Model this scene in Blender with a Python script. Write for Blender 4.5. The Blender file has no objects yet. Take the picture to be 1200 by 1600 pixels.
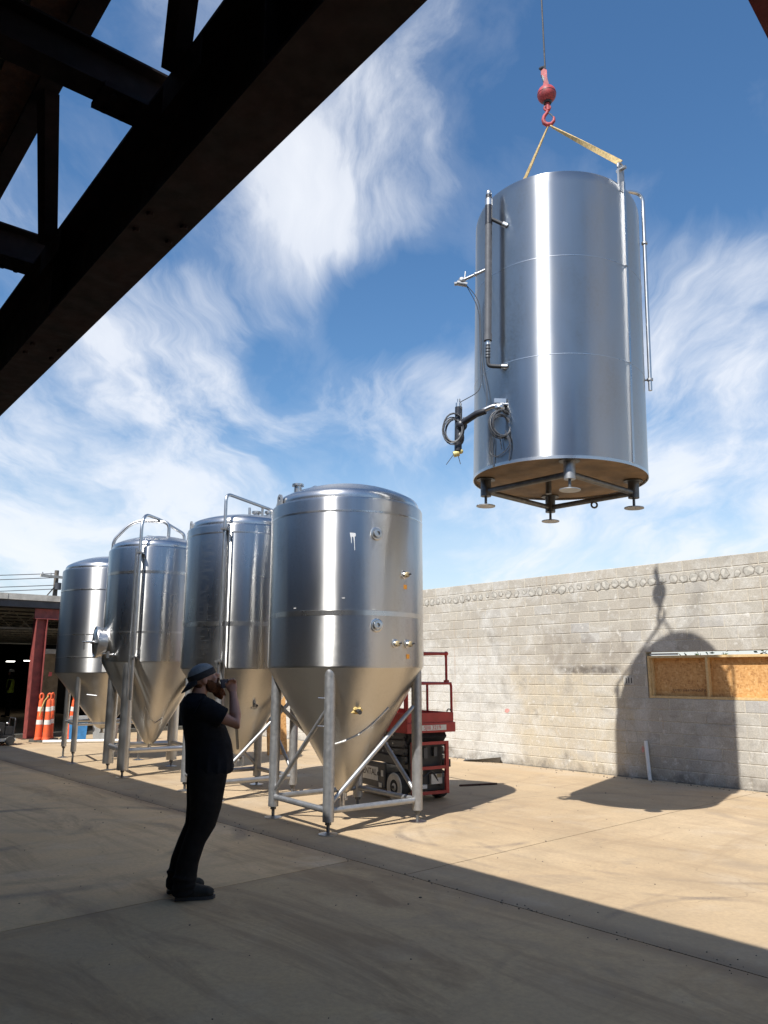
import bpy, math, random
from mathutils import Vector, Matrix, noise
R_ = math.radians
random.seed(7)
scene = bpy.context.scene
COL = scene.collection

# ------------------------------------------------------------------ camera
CAM_H = 1.70
cam_d = bpy.data.cameras.new('camera'); cam = bpy.data.objects.new('camera', cam_d); COL.objects.link(cam)
cam.location = (0, 0, CAM_H); cam.rotation_euler = (R_(90 + 11.8), 0, 0)
cam_d.sensor_fit = 'HORIZONTAL'; cam_d.sensor_width = 36.0; cam_d.lens = 36.0 * 1200 / 1200
cam_d.clip_start = 0.05; cam_d.clip_end = 3000
scene.camera = cam

# ------------------------------------------------------------------ light
SUN_EL, SUN_AZ = 52.0, 211.0            # elevation; azimuth clockwise from +Y (towards the sun)
world = bpy.data.worlds.new('World'); scene.world = world; world.use_nodes = True
sun_d = bpy.data.lights.new('sun', 'SUN'); sun_d.energy = 4.6; sun_d.angle = R_(0.53); sun_d.color = (1.0, 0.98, 0.94)
sun = bpy.data.objects.new('sun', sun_d); COL.objects.link(sun)
ts = Vector((math.sin(R_(SUN_AZ)) * math.cos(R_(SUN_EL)), math.cos(R_(SUN_AZ)) * math.cos(R_(SUN_EL)), math.sin(R_(SUN_EL))))
sun.rotation_euler = ts.to_track_quat('Z', 'Y').to_euler()
sun.location = ts * 60
vs = scene.view_settings
vs.view_transform = 'Standard'; vs.look = 'None'; vs.exposure = 0.62; vs.gamma = 1.0; vs.use_curve_mapping = False

def build_world():
    nt = world.node_tree; N = nt.nodes; L = nt.links
    bg = N['Background']
    def nn(t, **k):
        n = N.new(t)
        for a, b in k.items(): setattr(n, a, b)
        return n
    def math_(op, a, b=None, clamp=False):
        m = nn('ShaderNodeMath', operation=op); m.use_clamp = clamp
        for i, x in enumerate((a, b)):
            if x is None: continue
            if isinstance(x, (int, float)): m.inputs[i].default_value = x
            else: L.new(x, m.inputs[i])
        return m.outputs[0]
    sky = nn('ShaderNodeTexSky', sky_type='NISHITA', sun_disc=False)
    sky.sun_elevation = R_(SUN_EL); sky.sun_rotation = R_(SUN_AZ)
    sky.altitude = 200; sky.air_density = 1.15; sky.dust_density = 0.6; sky.ozone_density = 2.2
    tc = nn('ShaderNodeTexCoord'); sep = nn('ShaderNodeSeparateXYZ'); L.new(tc.outputs['Generated'], sep.inputs[0])
    z = math_('ADD', math_('MAXIMUM', sep.outputs[2], 0.0), 0.22)
    cmb = nn('ShaderNodeCombineXYZ')
    L.new(math_('DIVIDE', sep.outputs[0], z), cmb.inputs[0]); L.new(math_('DIVIDE', sep.outputs[1], z), cmb.inputs[1])
    def nz(scale, detail, rough, dist, rot, sc, loc):
        mp = nn('ShaderNodeMapping'); L.new(cmb.outputs[0], mp.inputs[0])
        mp.inputs['Rotation'].default_value = (0, 0, R_(rot)); mp.inputs['Scale'].default_value = sc; mp.inputs['Location'].default_value = loc
        t = nn('ShaderNodeTexNoise'); L.new(mp.outputs[0], t.inputs['Vector'])
        t.inputs['Scale'].default_value = scale; t.inputs['Detail'].default_value = detail
        t.inputs['Roughness'].default_value = rough; t.inputs['Distortion'].default_value = dist
        return t.outputs['Fac']
    wn = nn('ShaderNodeTexNoise'); L.new(cmb.outputs[0], wn.inputs['Vector']); wn.inputs['Scale'].default_value = 1.5; wn.inputs['Detail'].default_value = 4
    wsub = nn('ShaderNodeVectorMath', operation='MULTIPLY_ADD'); L.new(wn.outputs['Color'], wsub.inputs[0]); wsub.inputs[1].default_value = (.42, .42, 0); L.new(cmb.outputs[0], wsub.inputs[2])
    base_vec = cmb; cmb = type('o', (), {'outputs': [wsub.outputs[0]]})()
    n1 = nz(0.9, 5, 0.55, 0.3, 28, (1.0, 0.6, 1), (3.1, 1.7, 0))        # big masses
    n2 = nz(3.0, 14, 0.62, 0.5, 36, (1.0, 0.40, 1), (0.4, 5.2, 0))      # torn streaks
    n3 = nz(10.0, 10, 0.62, 0.3, 24, (1.0, 0.42, 1), (7.7, 0.2, 0))
    dens = math_('ADD', math_('MULTIPLY', n1, 0.42), math_('ADD', math_('MULTIPLY', n2, 0.66), math_('MULTIPLY', n3, 0.24)))
    tear = math_('ADD', math_('MULTIPLY', n2, 1.7), .15)
    # the cloud banks that stand over the yard
    def d(px, py):
        f = 1200; th = R_(11.8); u = (px - 600) / f; v = (800 - py) / f
        return Vector((u, math.cos(th) - v * math.sin(th), math.sin(th) + v * math.cos(th))).normalized()
    for px, py, rad, amp in CLOUDS:
        c = d(px, py)
        vm = nn('ShaderNodeVectorMath', operation='DOT_PRODUCT'); L.new(tc.outputs['Generated'], vm.inputs[0]); vm.inputs[1].default_value = c
        mr = nn('ShaderNodeMapRange', interpolation_type='SMOOTHERSTEP'); L.new(vm.outputs['Value'], mr.inputs[0])
        mr.inputs[1].default_value = math.cos(R_(rad)); mr.inputs[2].default_value = 1.0
        mr.inputs[3].default_value = 0; mr.inputs[4].default_value = amp
        dens = math_('ADD', dens, math_('MULTIPLY', mr.outputs[0], tear))
    cr = nn('ShaderNodeValToRGB'); L.new(math_('MULTIPLY', dens, .8), cr.inputs[0])
    e = cr.color_ramp.elements; cr.color_ramp.interpolation = 'LINEAR'
    e[0].position = 0.475; e[0].color = (0, 0, 0, 1); e[1].position = 0.97; e[1].color = (0.95, 0.95, 0.95, 1)
    for ps, vl in ((.55, .09), (.63, .36), (.74, .78)):
        m = cr.color_ramp.elements.new(ps); m.color = (vl, vl, vl, 1)
    # thin haze towards the horizon
    hz = nn('ShaderNodeMapRange', interpolation_type='SMOOTHSTEP'); L.new(sep.outputs[2], hz.inputs[0])
    hz.inputs[1].default_value = 0.0; hz.inputs[2].default_value = 0.34; hz.inputs[3].default_value = 0.62; hz.inputs[4].default_value = 0.0
    mixh = nn('ShaderNodeMix', data_type='RGBA'); L.new(hz.outputs[0], mixh.inputs['Factor']); 
    hs = nn('ShaderNodeHueSaturation'); hs.inputs['Saturation'].default_value = 1.22; hs.inputs['Value'].default_value = 0.98; L.new(sky.outputs[0], hs.inputs['Color'])
    L.new(hs.outputs[0], mixh.inputs['A']); mixh.inputs['B'].default_value = (5.0, 5.5, 6.3, 1)
    mixc = nn('ShaderNodeMix', data_type='RGBA'); L.new(cr.outputs['Color'], mixc.inputs['Factor'])
    L.new(mixh.outputs['Result'], mixc.inputs['A']); mixc.inputs['B'].default_value = (6.3, 6.5, 6.9, 1)
    L.new(mixc.outputs['Result'], bg.inputs['Color']); bg.inputs['Strength'].default_value = 0.1

CLOUDS = [(560, 250, 9.5, .20), (480, 330, 8, .13), (640, 90, 7, .10), (250, 545, 8, .13), (640, 630, 6, .14), (720, 560, 5, .08),
          (160, 780, 16, .20), (420, 720, 10, .06), (1090, 500, 8, .11), (1100, 640, 8, .12), (900, 850, 12, .20), (1190, 790, 8, .14),
          (1130, 190, 9, -.10), (330, 30, 6, .07), (440, 590, 4, -.12), (600, 480, 6, -.13), (980, 60, 9, -.14), (700, 480, 5, -.07), (1150, 720, 4, -.1),
          (150, 300, 8, -.03), (720, 180, 5, -.07)]
build_world()

# ------------------------------------------------------------------ helpers
ALPHA = 41.4                                  # the yard's long axis, degrees left of +Y
ca, sa = math.cos(R_(ALPHA)), math.sin(R_(ALPHA))
def nd(n, d, z=0.0):                          # n across the yard (towards the block wall), d along it
    return Vector((n * ca - d * sa, n * sa + d * ca, z))

class MB:
    def __init__(s): s.v = []; s.f = []
    def add(s, vs, fs):
        o = len(s.v); s.v += [Vector(x) for x in vs]; s.f += [tuple(i + o for i in f) for f in fs]; return s
    def box(s, c, sz, M=None):
        x, y, z = sz[0] / 2, sz[1] / 2, sz[2] / 2
        vs = [Vector((a * x, b * y, d * z)) for a in (-1, 1) for b in (-1, 1) for d in (-1, 1)]
        if M: vs = [M @ v for v in vs]
        c = Vector(c); vs = [v + c for v in vs]
        return s.add(vs, [(0, 1, 3, 2), (4, 6, 7, 5), (0, 4, 5, 1), (2, 3, 7, 6), (0, 2, 6, 4), (1, 5, 7, 3)])
    def bx(s, a, b):                          # box from corner to corner
        a, b = Vector(a), Vector(b); return s.box((a + b) / 2, [abs(q) for q in (b - a)])
    def ring(s, path, radii, seg=12, cap=True, closed=False, up=None, flat=None):
        P = [Vector(p) for p in path]; n = len(P)
        if isinstance(radii, (int, float)): radii = [radii] * n
        o = len(s.v); prev = None
        for i, p in enumerate(P):
            if closed: t = P[(i + 1) % n] - P[i - 1]
            elif i == 0: t = P[1] - P[0]
            elif i == n - 1: t = P[-1] - P[-2]
            else: t = (P[i + 1] - P[i]).normalized() + (P[i] - P[i - 1]).normalized()
            t.normalize()
            if prev is None:
                a = Vector(up) if up else (Vector((0, 0, 1)) if abs(t.z) < .9 else Vector((1, 0, 0)))
                x = (a - t * a.dot(t)).normalized()
            else:
                x = (prev - t * prev.dot(t)).normalized()
            prev = x; y = t.cross(x)
            r = radii[i]; rx, ry = (r, r) if isinstance(r, (int, float)) else r
            for k in range(seg):
                an = 2 * math.pi * k / seg
                s.v.append(p + x * (math.cos(an) * rx) + y * (math.sin(an) * ry))
        m = n if closed else n - 1
        for i in range(m):
            for k in range(seg):
                a = o + i * seg + k; b = o + i * seg + (k + 1) % seg
                c = o + ((i + 1) % n) * seg + (k + 1) % seg; d = o + ((i + 1) % n) * seg + k
                s.f.append((a, b, c, d))
        if cap and not closed:
            s.f.append(tuple(o + k for k in reversed(range(seg)))); s.f.append(tuple(o + (n - 1) * seg + k for k in range(seg)))
        return s
    def cyl(s, a, b, r0, r1=None, seg=16, cap=True): return s.ring([a, b], [r0, r0 if r1 is None else r1], seg, cap)
    def lathe(s, prof, seg=48, c=(0, 0, 0), M=None):
        o = len(s.v); c = Vector(c); n = len(prof)
        for r, z in prof:
            for k in range(seg):
                a = 2 * math.pi * k / seg; v = Vector((r * math.cos(a), r * math.sin(a), z))
                s.v.append((M @ v if M else v) + c)
        for i in range(n - 1):
            for k in range(seg):
                a = o + i * seg + k; b = o + i * seg + (k + 1) % seg
                s.f.append((a, b, b + seg, a + seg))
        if prof[0][0] > 1e-4: s.f.append(tuple(o + k for k in reversed(range(seg))))
        if prof[-1][0] > 1e-4: s.f.append(tuple(o + (n - 1) * seg + k for k in range(seg)))
        return s
    def prism(s, poly, z0, z1, M=None, c=(0, 0, 0)):
        n = len(poly); c = Vector(c)
        vs = [Vector((x, y, z0)) for x, y in poly] + [Vector((x, y, z1)) for x, y in poly]
        if M: vs = [M @ v for v in vs]
        vs = [v + c for v in vs]
        return s.add(vs, [tuple(reversed(range(n))), tuple(range(n, 2 * n))] + [(i, (i + 1) % n, n + (i + 1) % n, n + i) for i in range(n)])
    def ball(s, c, r, seg=16, rings=10, M=None):
        rx, ry, rz = (r, r, r) if isinstance(r, (int, float)) else r
        o = len(s.v); c = Vector(c)
        for i in range(rings + 1):
            t = math.pi * i / rings
            for k in range(seg):
                a = 2 * math.pi * k / seg
                v = Vector((rx * math.sin(t) * math.cos(a), ry * math.sin(t) * math.sin(a), rz * math.cos(t)))
                s.v.append((M @ v if M else v) + c)
        for i in range(rings):
            for k in range(seg):
                a = o + i * seg + k; b = o + i * seg + (k + 1) % seg
                s.f.append((a, a + seg, b + seg, b))
        return s
    def mesh(s, name, m, smooth=35):
        me = bpy.data.meshes.new(name); me.from_pydata(s.v, [], s.f)
        import bmesh
        bm = bmesh.new(); bm.from_mesh(me)
        bmesh.ops.remove_doubles(bm, verts=bm.verts, dist=1e-5)
        bmesh.ops.dissolve_degenerate(bm, edges=bm.edges, dist=1e-6)
        bmesh.ops.recalc_face_normals(bm, faces=bm.faces); bm.to_mesh(me); bm.free()
        if smooth:
            me.shade_smooth()
            if smooth < 180: me.set_sharp_from_angle(angle=R_(smooth))
        if m: me.materials.append(m)
        return me
    def build(s, name, m, parent=None, loc=None, rz=0, smooth=35):
        return mobj(name, s.mesh(name, m, smooth), parent, loc, rz)

def mobj(name, me, parent=None, loc=None, rz=0):
    o = bpy.data.objects.new(name, me); COL.objects.link(o)
    if parent: o.parent = parent
    if loc is not None: o.location = loc
    if rz: o.rotation_euler = (0, 0, rz)
    return o
def tag(o, label=None, cat=None, group=None, kind=None):
    if label: o['label'] = label
    if cat: o['category'] = cat
    if group: o['group'] = group
    if kind: o['kind'] = kind
    return o
def thing(name, label, cat, loc=(0, 0, 0), rz=0, group=None):
    o = bpy.data.objects.new(name, None); COL.objects.link(o); o.location = loc; o.rotation_euler = (0, 0, rz)
    o.empty_display_size = .2
    return tag(o, label, cat, group)
def rotz(a): return Matrix.Rotation(a, 3, 'Z')
def arc(c, r, a0, a1, n, ax, ay):
    c, ax, ay = Vector(c), Vector(ax), Vector(ay)
    return [c + ax * (r * math.cos(R_(a0 + (a1 - a0) * i / n))) + ay * (r * math.sin(R_(a0 + (a1 - a0) * i / n))) for i in range(n + 1)]
def fillet(path, r, n=6):                      # round the corners of a polyline
    P = [Vector(p) for p in path]; out = [P[0]]
    for i in range(1, len(P) - 1):
        a = (P[i - 1] - P[i]); b = (P[i + 1] - P[i]); q = min(r, a.length * .49, b.length * .49)
        a = P[i] + a.normalized() * q; b = P[i] + b.normalized() * q
        for k in range(n + 1):
            t = k / n; out.append(a * (1 - t) ** 2 + P[i] * 2 * t * (1 - t) + b * t * t)
    out.append(P[-1]); return out
def text_mesh(s, size, m, name='lettering', ext=.001):
    cu = bpy.data.curves.new(name, 'FONT'); cu.body = s; cu.size = size; cu.extrude = ext; cu.align_x = 'CENTER'; cu.align_y = 'CENTER'
    t = bpy.data.objects.new(name, cu); COL.objects.link(t)
    dg = bpy.context.evaluated_depsgraph_get(); dg.update()
    me = bpy.data.meshes.new_from_object(t.evaluated_get(dg)); bpy.data.objects.remove(t)
    me.materials.clear(); me.materials.append(m); return me

# ------------------------------------------------------------------ materials
class NT:
    def __init__(s, name):
        s.m = bpy.data.materials.new(name); s.m.use_nodes = True; s.nt = s.m.node_tree
        s.p = s.nt.nodes['Principled BSDF']; s.out = s.nt.nodes['Material Output']; s.tc = None
    def n(s, t, **k):
        x = s.nt.nodes.new(t)
        for a, b in k.items(): setattr(x, a, b)
        return x
    def l(s, a, b): s.nt.links.new(a, b)
    def pos(s, kind='Object'):
        if kind == 'World': return s.n('ShaderNodeNewGeometry').outputs['Position']
        return s.n('ShaderNodeTexCoord').outputs[kind]
    def map(s, vec, sc=(1, 1, 1), rot=(0, 0, 0), loc=(0, 0, 0)):
        m = s.n('ShaderNodeMapping'); s.l(vec, m.inputs[0]); m.inputs['Scale'].default_value = sc
        m.inputs['Rotation'].default_value = rot; m.inputs['Location'].default_value = loc; return m.outputs[0]
    def noise(s, vec, scale, detail=5, rough=.55, dist=0):
        t = s.n('ShaderNodeTexNoise'); s.l(vec, t.inputs['Vector']); t.inputs['Scale'].default_value = scale
        t.inputs['Detail'].default_value = detail; t.inputs['Roughness'].default_value = rough; t.inputs['Distortion'].default_value = dist
        return t.outputs['Fac']
    def ramp(s, fac, stops, interp='LINEAR'):
        r = s.n('ShaderNodeValToRGB'); s.l(fac, r.inputs[0]); e = r.color_ramp.elements; r.color_ramp.interpolation = interp
        while len(e) < len(stops): e.new(.5)
        for i, (p, c) in enumerate(stops):
            e[i].position = p; e[i].color = (c, c, c, 1) if isinstance(c, (int, float)) else (*c, 1)
        return r.outputs['Color']
    def mix(s, fac, a, b, mode='MIX'):
        m = s.n('ShaderNodeMix', data_type='RGBA', blend_type=mode)
        for x, k in ((fac, 'Factor'), (a, 'A'), (b, 'B')):
            if isinstance(x, (int, float)) and k == 'Factor': m.inputs[k].default_value = x
            elif isinstance(x, (tuple, list)): m.inputs[k].default_value = (*x, 1)
            elif isinstance(x, (int, float)): m.inputs[k].default_value = (x, x, x, 1)
            else: s.l(x, m.inputs[k])
        return m.outputs['Result']
    def math(s, op, a, b=0, clamp=False):
        m = s.n('ShaderNodeMath', operation=op); m.use_clamp = clamp
        for i, x in enumerate((a, b)):
            if isinstance(x, (int, float)): m.inputs[i].default_value = x
            else: s.l(x, m.inputs[i])
        return m.outputs[0]
    def bump(s, h, strength, dist=.01, normal=None):
        b = s.n('ShaderNodeBump'); s.l(h, b.inputs['Height']); b.inputs['Strength'].default_value = strength; b.inputs['Distance'].default_value = dist
        if normal: s.l(normal, b.inputs['Normal'])
        s.l(b.outputs[0], s.p.inputs['Normal']); return b.outputs[0]
    def set(s, **k):
        for a, b in k.items():
            a = a.replace('_', ' ')
            if hasattr(b, 'is_linked') or hasattr(b, 'links'): s.l(b, s.p.inputs[a])
            elif isinstance(b, (tuple, list)) and len(b) == 3 and a.endswith('Color'): s.p.inputs[a].default_value = (*b, 1)
            else: s.p.inputs[a].default_value = b
        return s

def plain(name, col, rough=.6, metal=0, var=.25, scale=9, bump=.15, dark=None, spec=None):
    t = NT(name); v = t.pos('Object'); f = t.noise(v, scale, 6, .6, .3)
    c2 = dark or tuple(x * (1 - var) for x in col); c1 = tuple(min(1, x * (1 + var * .5)) for x in col)
    t.set(Base_Color=t.ramp(f, [(.3, c2), (.7, c1)]), Metallic=metal)
    if spec is not None: t.set(Specular_IOR_Level=spec)
    t.set(Roughness=t.ramp(t.noise(v, scale * 2.3, 4), [(.3, max(.02, rough * .86)), (.7, min(1, rough * 1.14))]))
    if bump: t.bump(t.noise(v, scale * 6, 4), bump, .004)
    return t.m

def steel(name, base=(.62, .61, .59), rough=.36, aniso=.95, wave=.12, grime=.5, streak=0.0):
    t = NT(name); v = t.pos('Object')
    tg = t.n('ShaderNodeTangent', direction_type='RADIAL', axis='Z')
    if aniso: t.l(tg.outputs[0], t.p.inputs['Tangent'])
    big = t.noise(t.map(v, (1, 1, .35)), 2.2, 4, .55, .4)
    fine = t.noise(t.map(v, (3, 3, 60)), 6, 4, .6)                # brushing runs round the shell
    spots = t.noise(v, 34, 4, .7)
    dirt = t.math('MULTIPLY', t.ramp(big, [(.42, 0), (.72, 1)]), t.ramp(spots, [(.45, 0), (.7, 1)]))
    run = t.ramp(t.noise(t.map(v, (9, 9, .35)), 3, 5, .6), [(.52, 0), (.75, 1)])
    col = t.mix(t.math('MULTIPLY', dirt, grime * .45), base, (.36, .33, .29))
    col = t.mix(t.math('MULTIPLY', run, .12 + streak), col, (.44, .42, .38))
    col = t.mix(t.math('MULTIPLY', t.ramp(fine, [(.4, 0), (.75, 1)]), .12), col, (.48, .48, .48))
    rr = t.math('ADD', t.math('MULTIPLY', t.ramp(big, [(.3, 0), (.75, 1)]), .08), rough - .03)
    rr = t.math('ADD', rr, t.math('MULTIPLY', dirt, .12 * grime))
    t.set(Base_Color=col, Metallic=1.0, Roughness=rr, Anisotropic=aniso)
    t.p.inputs['Anisotropic Rotation'].default_value = .25
    b1 = t.n('ShaderNodeBump'); t.l(t.noise(t.map(v, (1, 1, .28)), 1.9, 2, .5), b1.inputs['Height']); b1.inputs['Strength'].default_value = wave; b1.inputs['Distance'].default_value = .06
    t.bump(fine, .03, .002, b1.outputs[0])
    return t.m
M = {}
M['steel'] = steel('brushed_steel', (.57, .565, .55), .335, 1.0, .22, .8, .05)
M['steel_b'] = steel('brushed_steel_worn', (.52, .515, .50), .28, 1.0, .2, .8, .1)
M['steel_g'] = steel('dull_rolled_steel', (.45, .445, .435), .38, .95, .10, .7, .1)
M['steel_h'] = steel('bright_rolled_steel', (.45, .46, .47), .33, 1.0, .10, .7, .12)
M['cone_steel'] = steel('cone_steel', (.55, .53, .49), .34, .6, .25, .6, .05)
M['dome_steel'] = steel('dome_steel', (.56, .55, .54), .27, .5, .08, .5)
M['pipe_steel'] = plain('polished_pipe', (.55, .545, .54), .34, 1, .08, 2, 0)
M['matte_steel'] = plain('bead_blasted_steel', (.40, .40, .40), .5, .85, .2, 10, .1)
M['dark_steel'] = plain('dull_frame_steel', (.17, .17, .17), .5, .8, .3, 12, .15)
M['underside'] = plain('tank_underside', (.21, .14, .08), .75, 0, .45, 3.0, .2)
M['white_plate'] = plain('milky_plate', (.70, .69, .66), .45, .3, .1, 6, .05)
M['drip'] = plain('dried_white_drip', (.62, .63, .64), .6, 0, .1, 20, .1)
M['black_rubber'] = plain('black_rubber', (.03, .03, .033), .55, 0, .3, 20, .2)
M['insul'] = plain('grey_pipe_insulation', (.085, .085, .092), .6, 0, .25, 14, .25)
M['tape'] = plain('black_tape', (.025, .025, .03), .35, 0, .3, 30, .3)
M['cable'] = plain('grey_cable', (.06, .062, .068), .5, 0, .3, 40, .1)
M['brass'] = plain('yellow_fitting', (.62, .52, .2), .45, .2, .2, 30, .1)
M['tan_plastic'] = plain('tan_plug', (.42, .33, .18), .6, 0, .25, 30, .2)
M['orange_tag'] = plain('orange_tag', (.80, .33, .03), .5, 0, .15, 40, .05)
M['foam'] = plain('yellow_foam', (.72, .52, .20), .85, 0, .35, 30, .9)
M['red_paint'] = plain('chipped_red_paint', (.42, .045, .05), .58, 0, .45, 9, .3, dark=(.12, .025, .025))
M['lift_red'] = plain('lift_red_paint', (.40, .035, .03), .42, 0, .25, 8, .1)
M['lift_grey'] = plain('lift_grey_paint', (.075, .076, .078), .5, 0, .3, 6, .15)
M['lift_black'] = plain('lift_black', (.02, .02, .022), .5, 0, .3, 10, .2)
M['tyre'] = plain('grey_tyre', (.04, .038, .036), .8, 0, .3, 12, .4)
M['hub'] = plain('dusty_white_wheel', (.62, .58, .50), .7, 0, .25, 9, .2)
M['sticker'] = plain('pale_sticker', (.66, .65, .60), .5, 0, .15, 18, .05)
M['sling'] = plain('tan_webbing', (.50, .36, .16), .85, 0, .45, 26, .6)
M['wire'] = plain('steel_wire_rope', (.045, .045, .05), .7, 0, .2, 20, 0)
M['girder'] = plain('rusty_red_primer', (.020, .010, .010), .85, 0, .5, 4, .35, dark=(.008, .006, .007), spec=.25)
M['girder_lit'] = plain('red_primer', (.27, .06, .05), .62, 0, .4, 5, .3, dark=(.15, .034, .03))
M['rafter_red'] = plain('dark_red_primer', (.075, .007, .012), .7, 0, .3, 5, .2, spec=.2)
M['deck'] = plain('galvanised_deck', (.20, .19, .15), .55, .3, .35, 5, .2)
M['rust'] = plain('rust', (.075, .03, .017), .85, 0, .5, 14, .6)
M['dark_inside'] = plain('near_black_inside', (.022, .022, .022), .9, 0, .4, 2, .2)  # near-black base colour for inside walls and warehouse roof
M['joist_grey'] = plain('old_joist_paint', (.16, .15, .12), .7, 0, .3, 6, .2)
M['roof_edge'] = plain('weathered_roof_edge', (.52, .49, .43), .8, 0, .35, 4, .5)
M['fascia'] = plain('dark_fascia', (.05, .052, .06), .6, 0, .4, 4, .3)
M['cone_orange'] = plain('faded_orange_plastic', (.78, .10, .018), .5, 0, .2, 7, .15, dark=(.62, .12, .05))
M['reflective'] = plain('white_reflective_band', (.74, .72, .66), .45, 0, .15, 9, .1)
M['base_black'] = plain('dusty_black_rubber', (.10, .095, .08), .85, 0, .35, 8, .4)
M['rope'] = plain('yellow_rope', (.62, .46, .16), .8, 0, .3, 30, .4)
M['bin_blue'] = plain('faded_blue_plastic', (.05, .22, .48), .5, 0, .3, 9, .15)
M['bin_grey'] = plain('grey_lid', (.30, .30, .29), .55, 0, .3, 7, .15)
M['timber'] = plain('weathered_timber', (.16, .12, .07), .8, 0, .45, 5, .5)
M['lumber'] = None
M['pvc'] = plain('white_pvc', (.78, .77, .73), .4, 0, .1, 6, .05)
M['pole_wood'] = plain('pole_wood', (.13, .11, .09), .85, 0, .35, 8, .5)
M['hivis'] = plain('hi_vis_cloth', (.50, .62, .06), .7, 0, .2, 10, .2)
M['skin'] = plain('skin', (.42, .21, .145), .5, 0, .14, 20, .12)
M['beard'] = plain('ginger_beard', (.14, .05, .02), .85, 0, .5, 70, 1.0, spec=.2)
M['shirt'] = plain('black_tee', (.009, .010, .0135), .9, 0, .3, 14, .4, spec=.12)
M['trousers'] = plain('black_work_trousers', (.014, .0125, .012), .9, 0, .4, 9, .7, spec=.12)
M['boots'] = plain('scuffed_black_boots', (.026, .023, .02), .7, 0, .5, 18, .5, spec=.25)
M['cap_grey'] = plain('grey_cap_mesh', (.20, .215, .225), .85, 0, .2, 60, .5)
M['cap_black'] = plain('black_cap_panel', (.018, .018, .022), .8, 0, .3, 30, .3)
M['phone'] = plain('dark_phone_case', (.008, .009, .022), .75, 0, .2, 20, .05)
M['eye'] = plain('eye', (.5, .48, .45), .3, 0, .1, 30, 0)
M['lettering'] = plain('white_lettering', (.66, .66, .64), .5, 0, .15, 20, 0)
M['dark_lettering'] = plain('dark_lettering', (.05, .04, .03), .7, 0, .3, 20, 0)
M['stamp'] = plain('faded_stamp_ink', (.16, .09, .05), .9, 0, .3, 20, 0)
M['hedge'] = plain('leaves', (.06, .12, .03), .7, 0, .4, 12, .3)
M['pebble'] = plain('grit', (.16, .13, .10), .9, 0, .4, 20, .4)

def lamp_mat():
    t = NT('lit_strip_lamp'); t.set(Base_Color=(.8, .8, .78)); t.p.inputs['Emission Color'].default_value = (1, .97, .9, 1); t.p.inputs['Emission Strength'].default_value = 5.0; return t.m
M['lamp'] = lamp_mat()
def lumber():
    t = NT('fresh_lumber'); v = t.pos('Object')
    g = t.noise(t.map(v, (6, 6, 6)), 3, 6, .6, 1.5)
    t.set(Base_Color=t.ramp(g, [(.3, (.46, .30, .13)), (.7, (.66, .47, .23))]), Roughness=.75); t.bump(g, .2, .004); return t.m
M['lumber'] = lumber()
def osb():
    t = NT('strand_board'); v = t.pos('Object')
    w = t.n('ShaderNodeTexVoronoi'); t.l(t.map(v, (10, 10, 22), (0, .6, 0)), w.inputs['Vector']); w.inputs['Scale'].default_value = 2.2; w.inputs['Randomness'].default_value = 1
    w2 = t.n('ShaderNodeTexVoronoi'); t.l(t.map(v, (22, 22, 10), (0, -.4, 0)), w2.inputs['Vector']); w2.inputs['Scale'].default_value = 2.0
    sp1 = t.n('ShaderNodeSeparateColor'); t.l(w.outputs['Color'], sp1.inputs[0]); sp2 = t.n('ShaderNodeSeparateColor'); t.l(w2.outputs['Color'], sp2.inputs[0])
    f = t.math('MULTIPLY', t.math('ADD', sp1.outputs[0], sp2.outputs[1]), .5)
    c = t.ramp(f, [(.1, (.36, .17, .055)), (.35, (.52, .27, .09)), (.7, (.60, .33, .12)), (1, (.66, .42, .19))])
    c = t.mix(t.ramp(t.noise(v, 1.6, 3), [(.4, 0), (.7, .35)]), c, (.42, .20, .07))
    t.set(Base_Color=c, Roughness=.8); t.bump(f, .3, .004); return t.m
M['osb'] = osb()

def rot2(t, vec): return t.map(vec, (1, 1, 1), (0, 0, R_(-ALPHA)))       # world -> (n, d, z)

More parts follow.
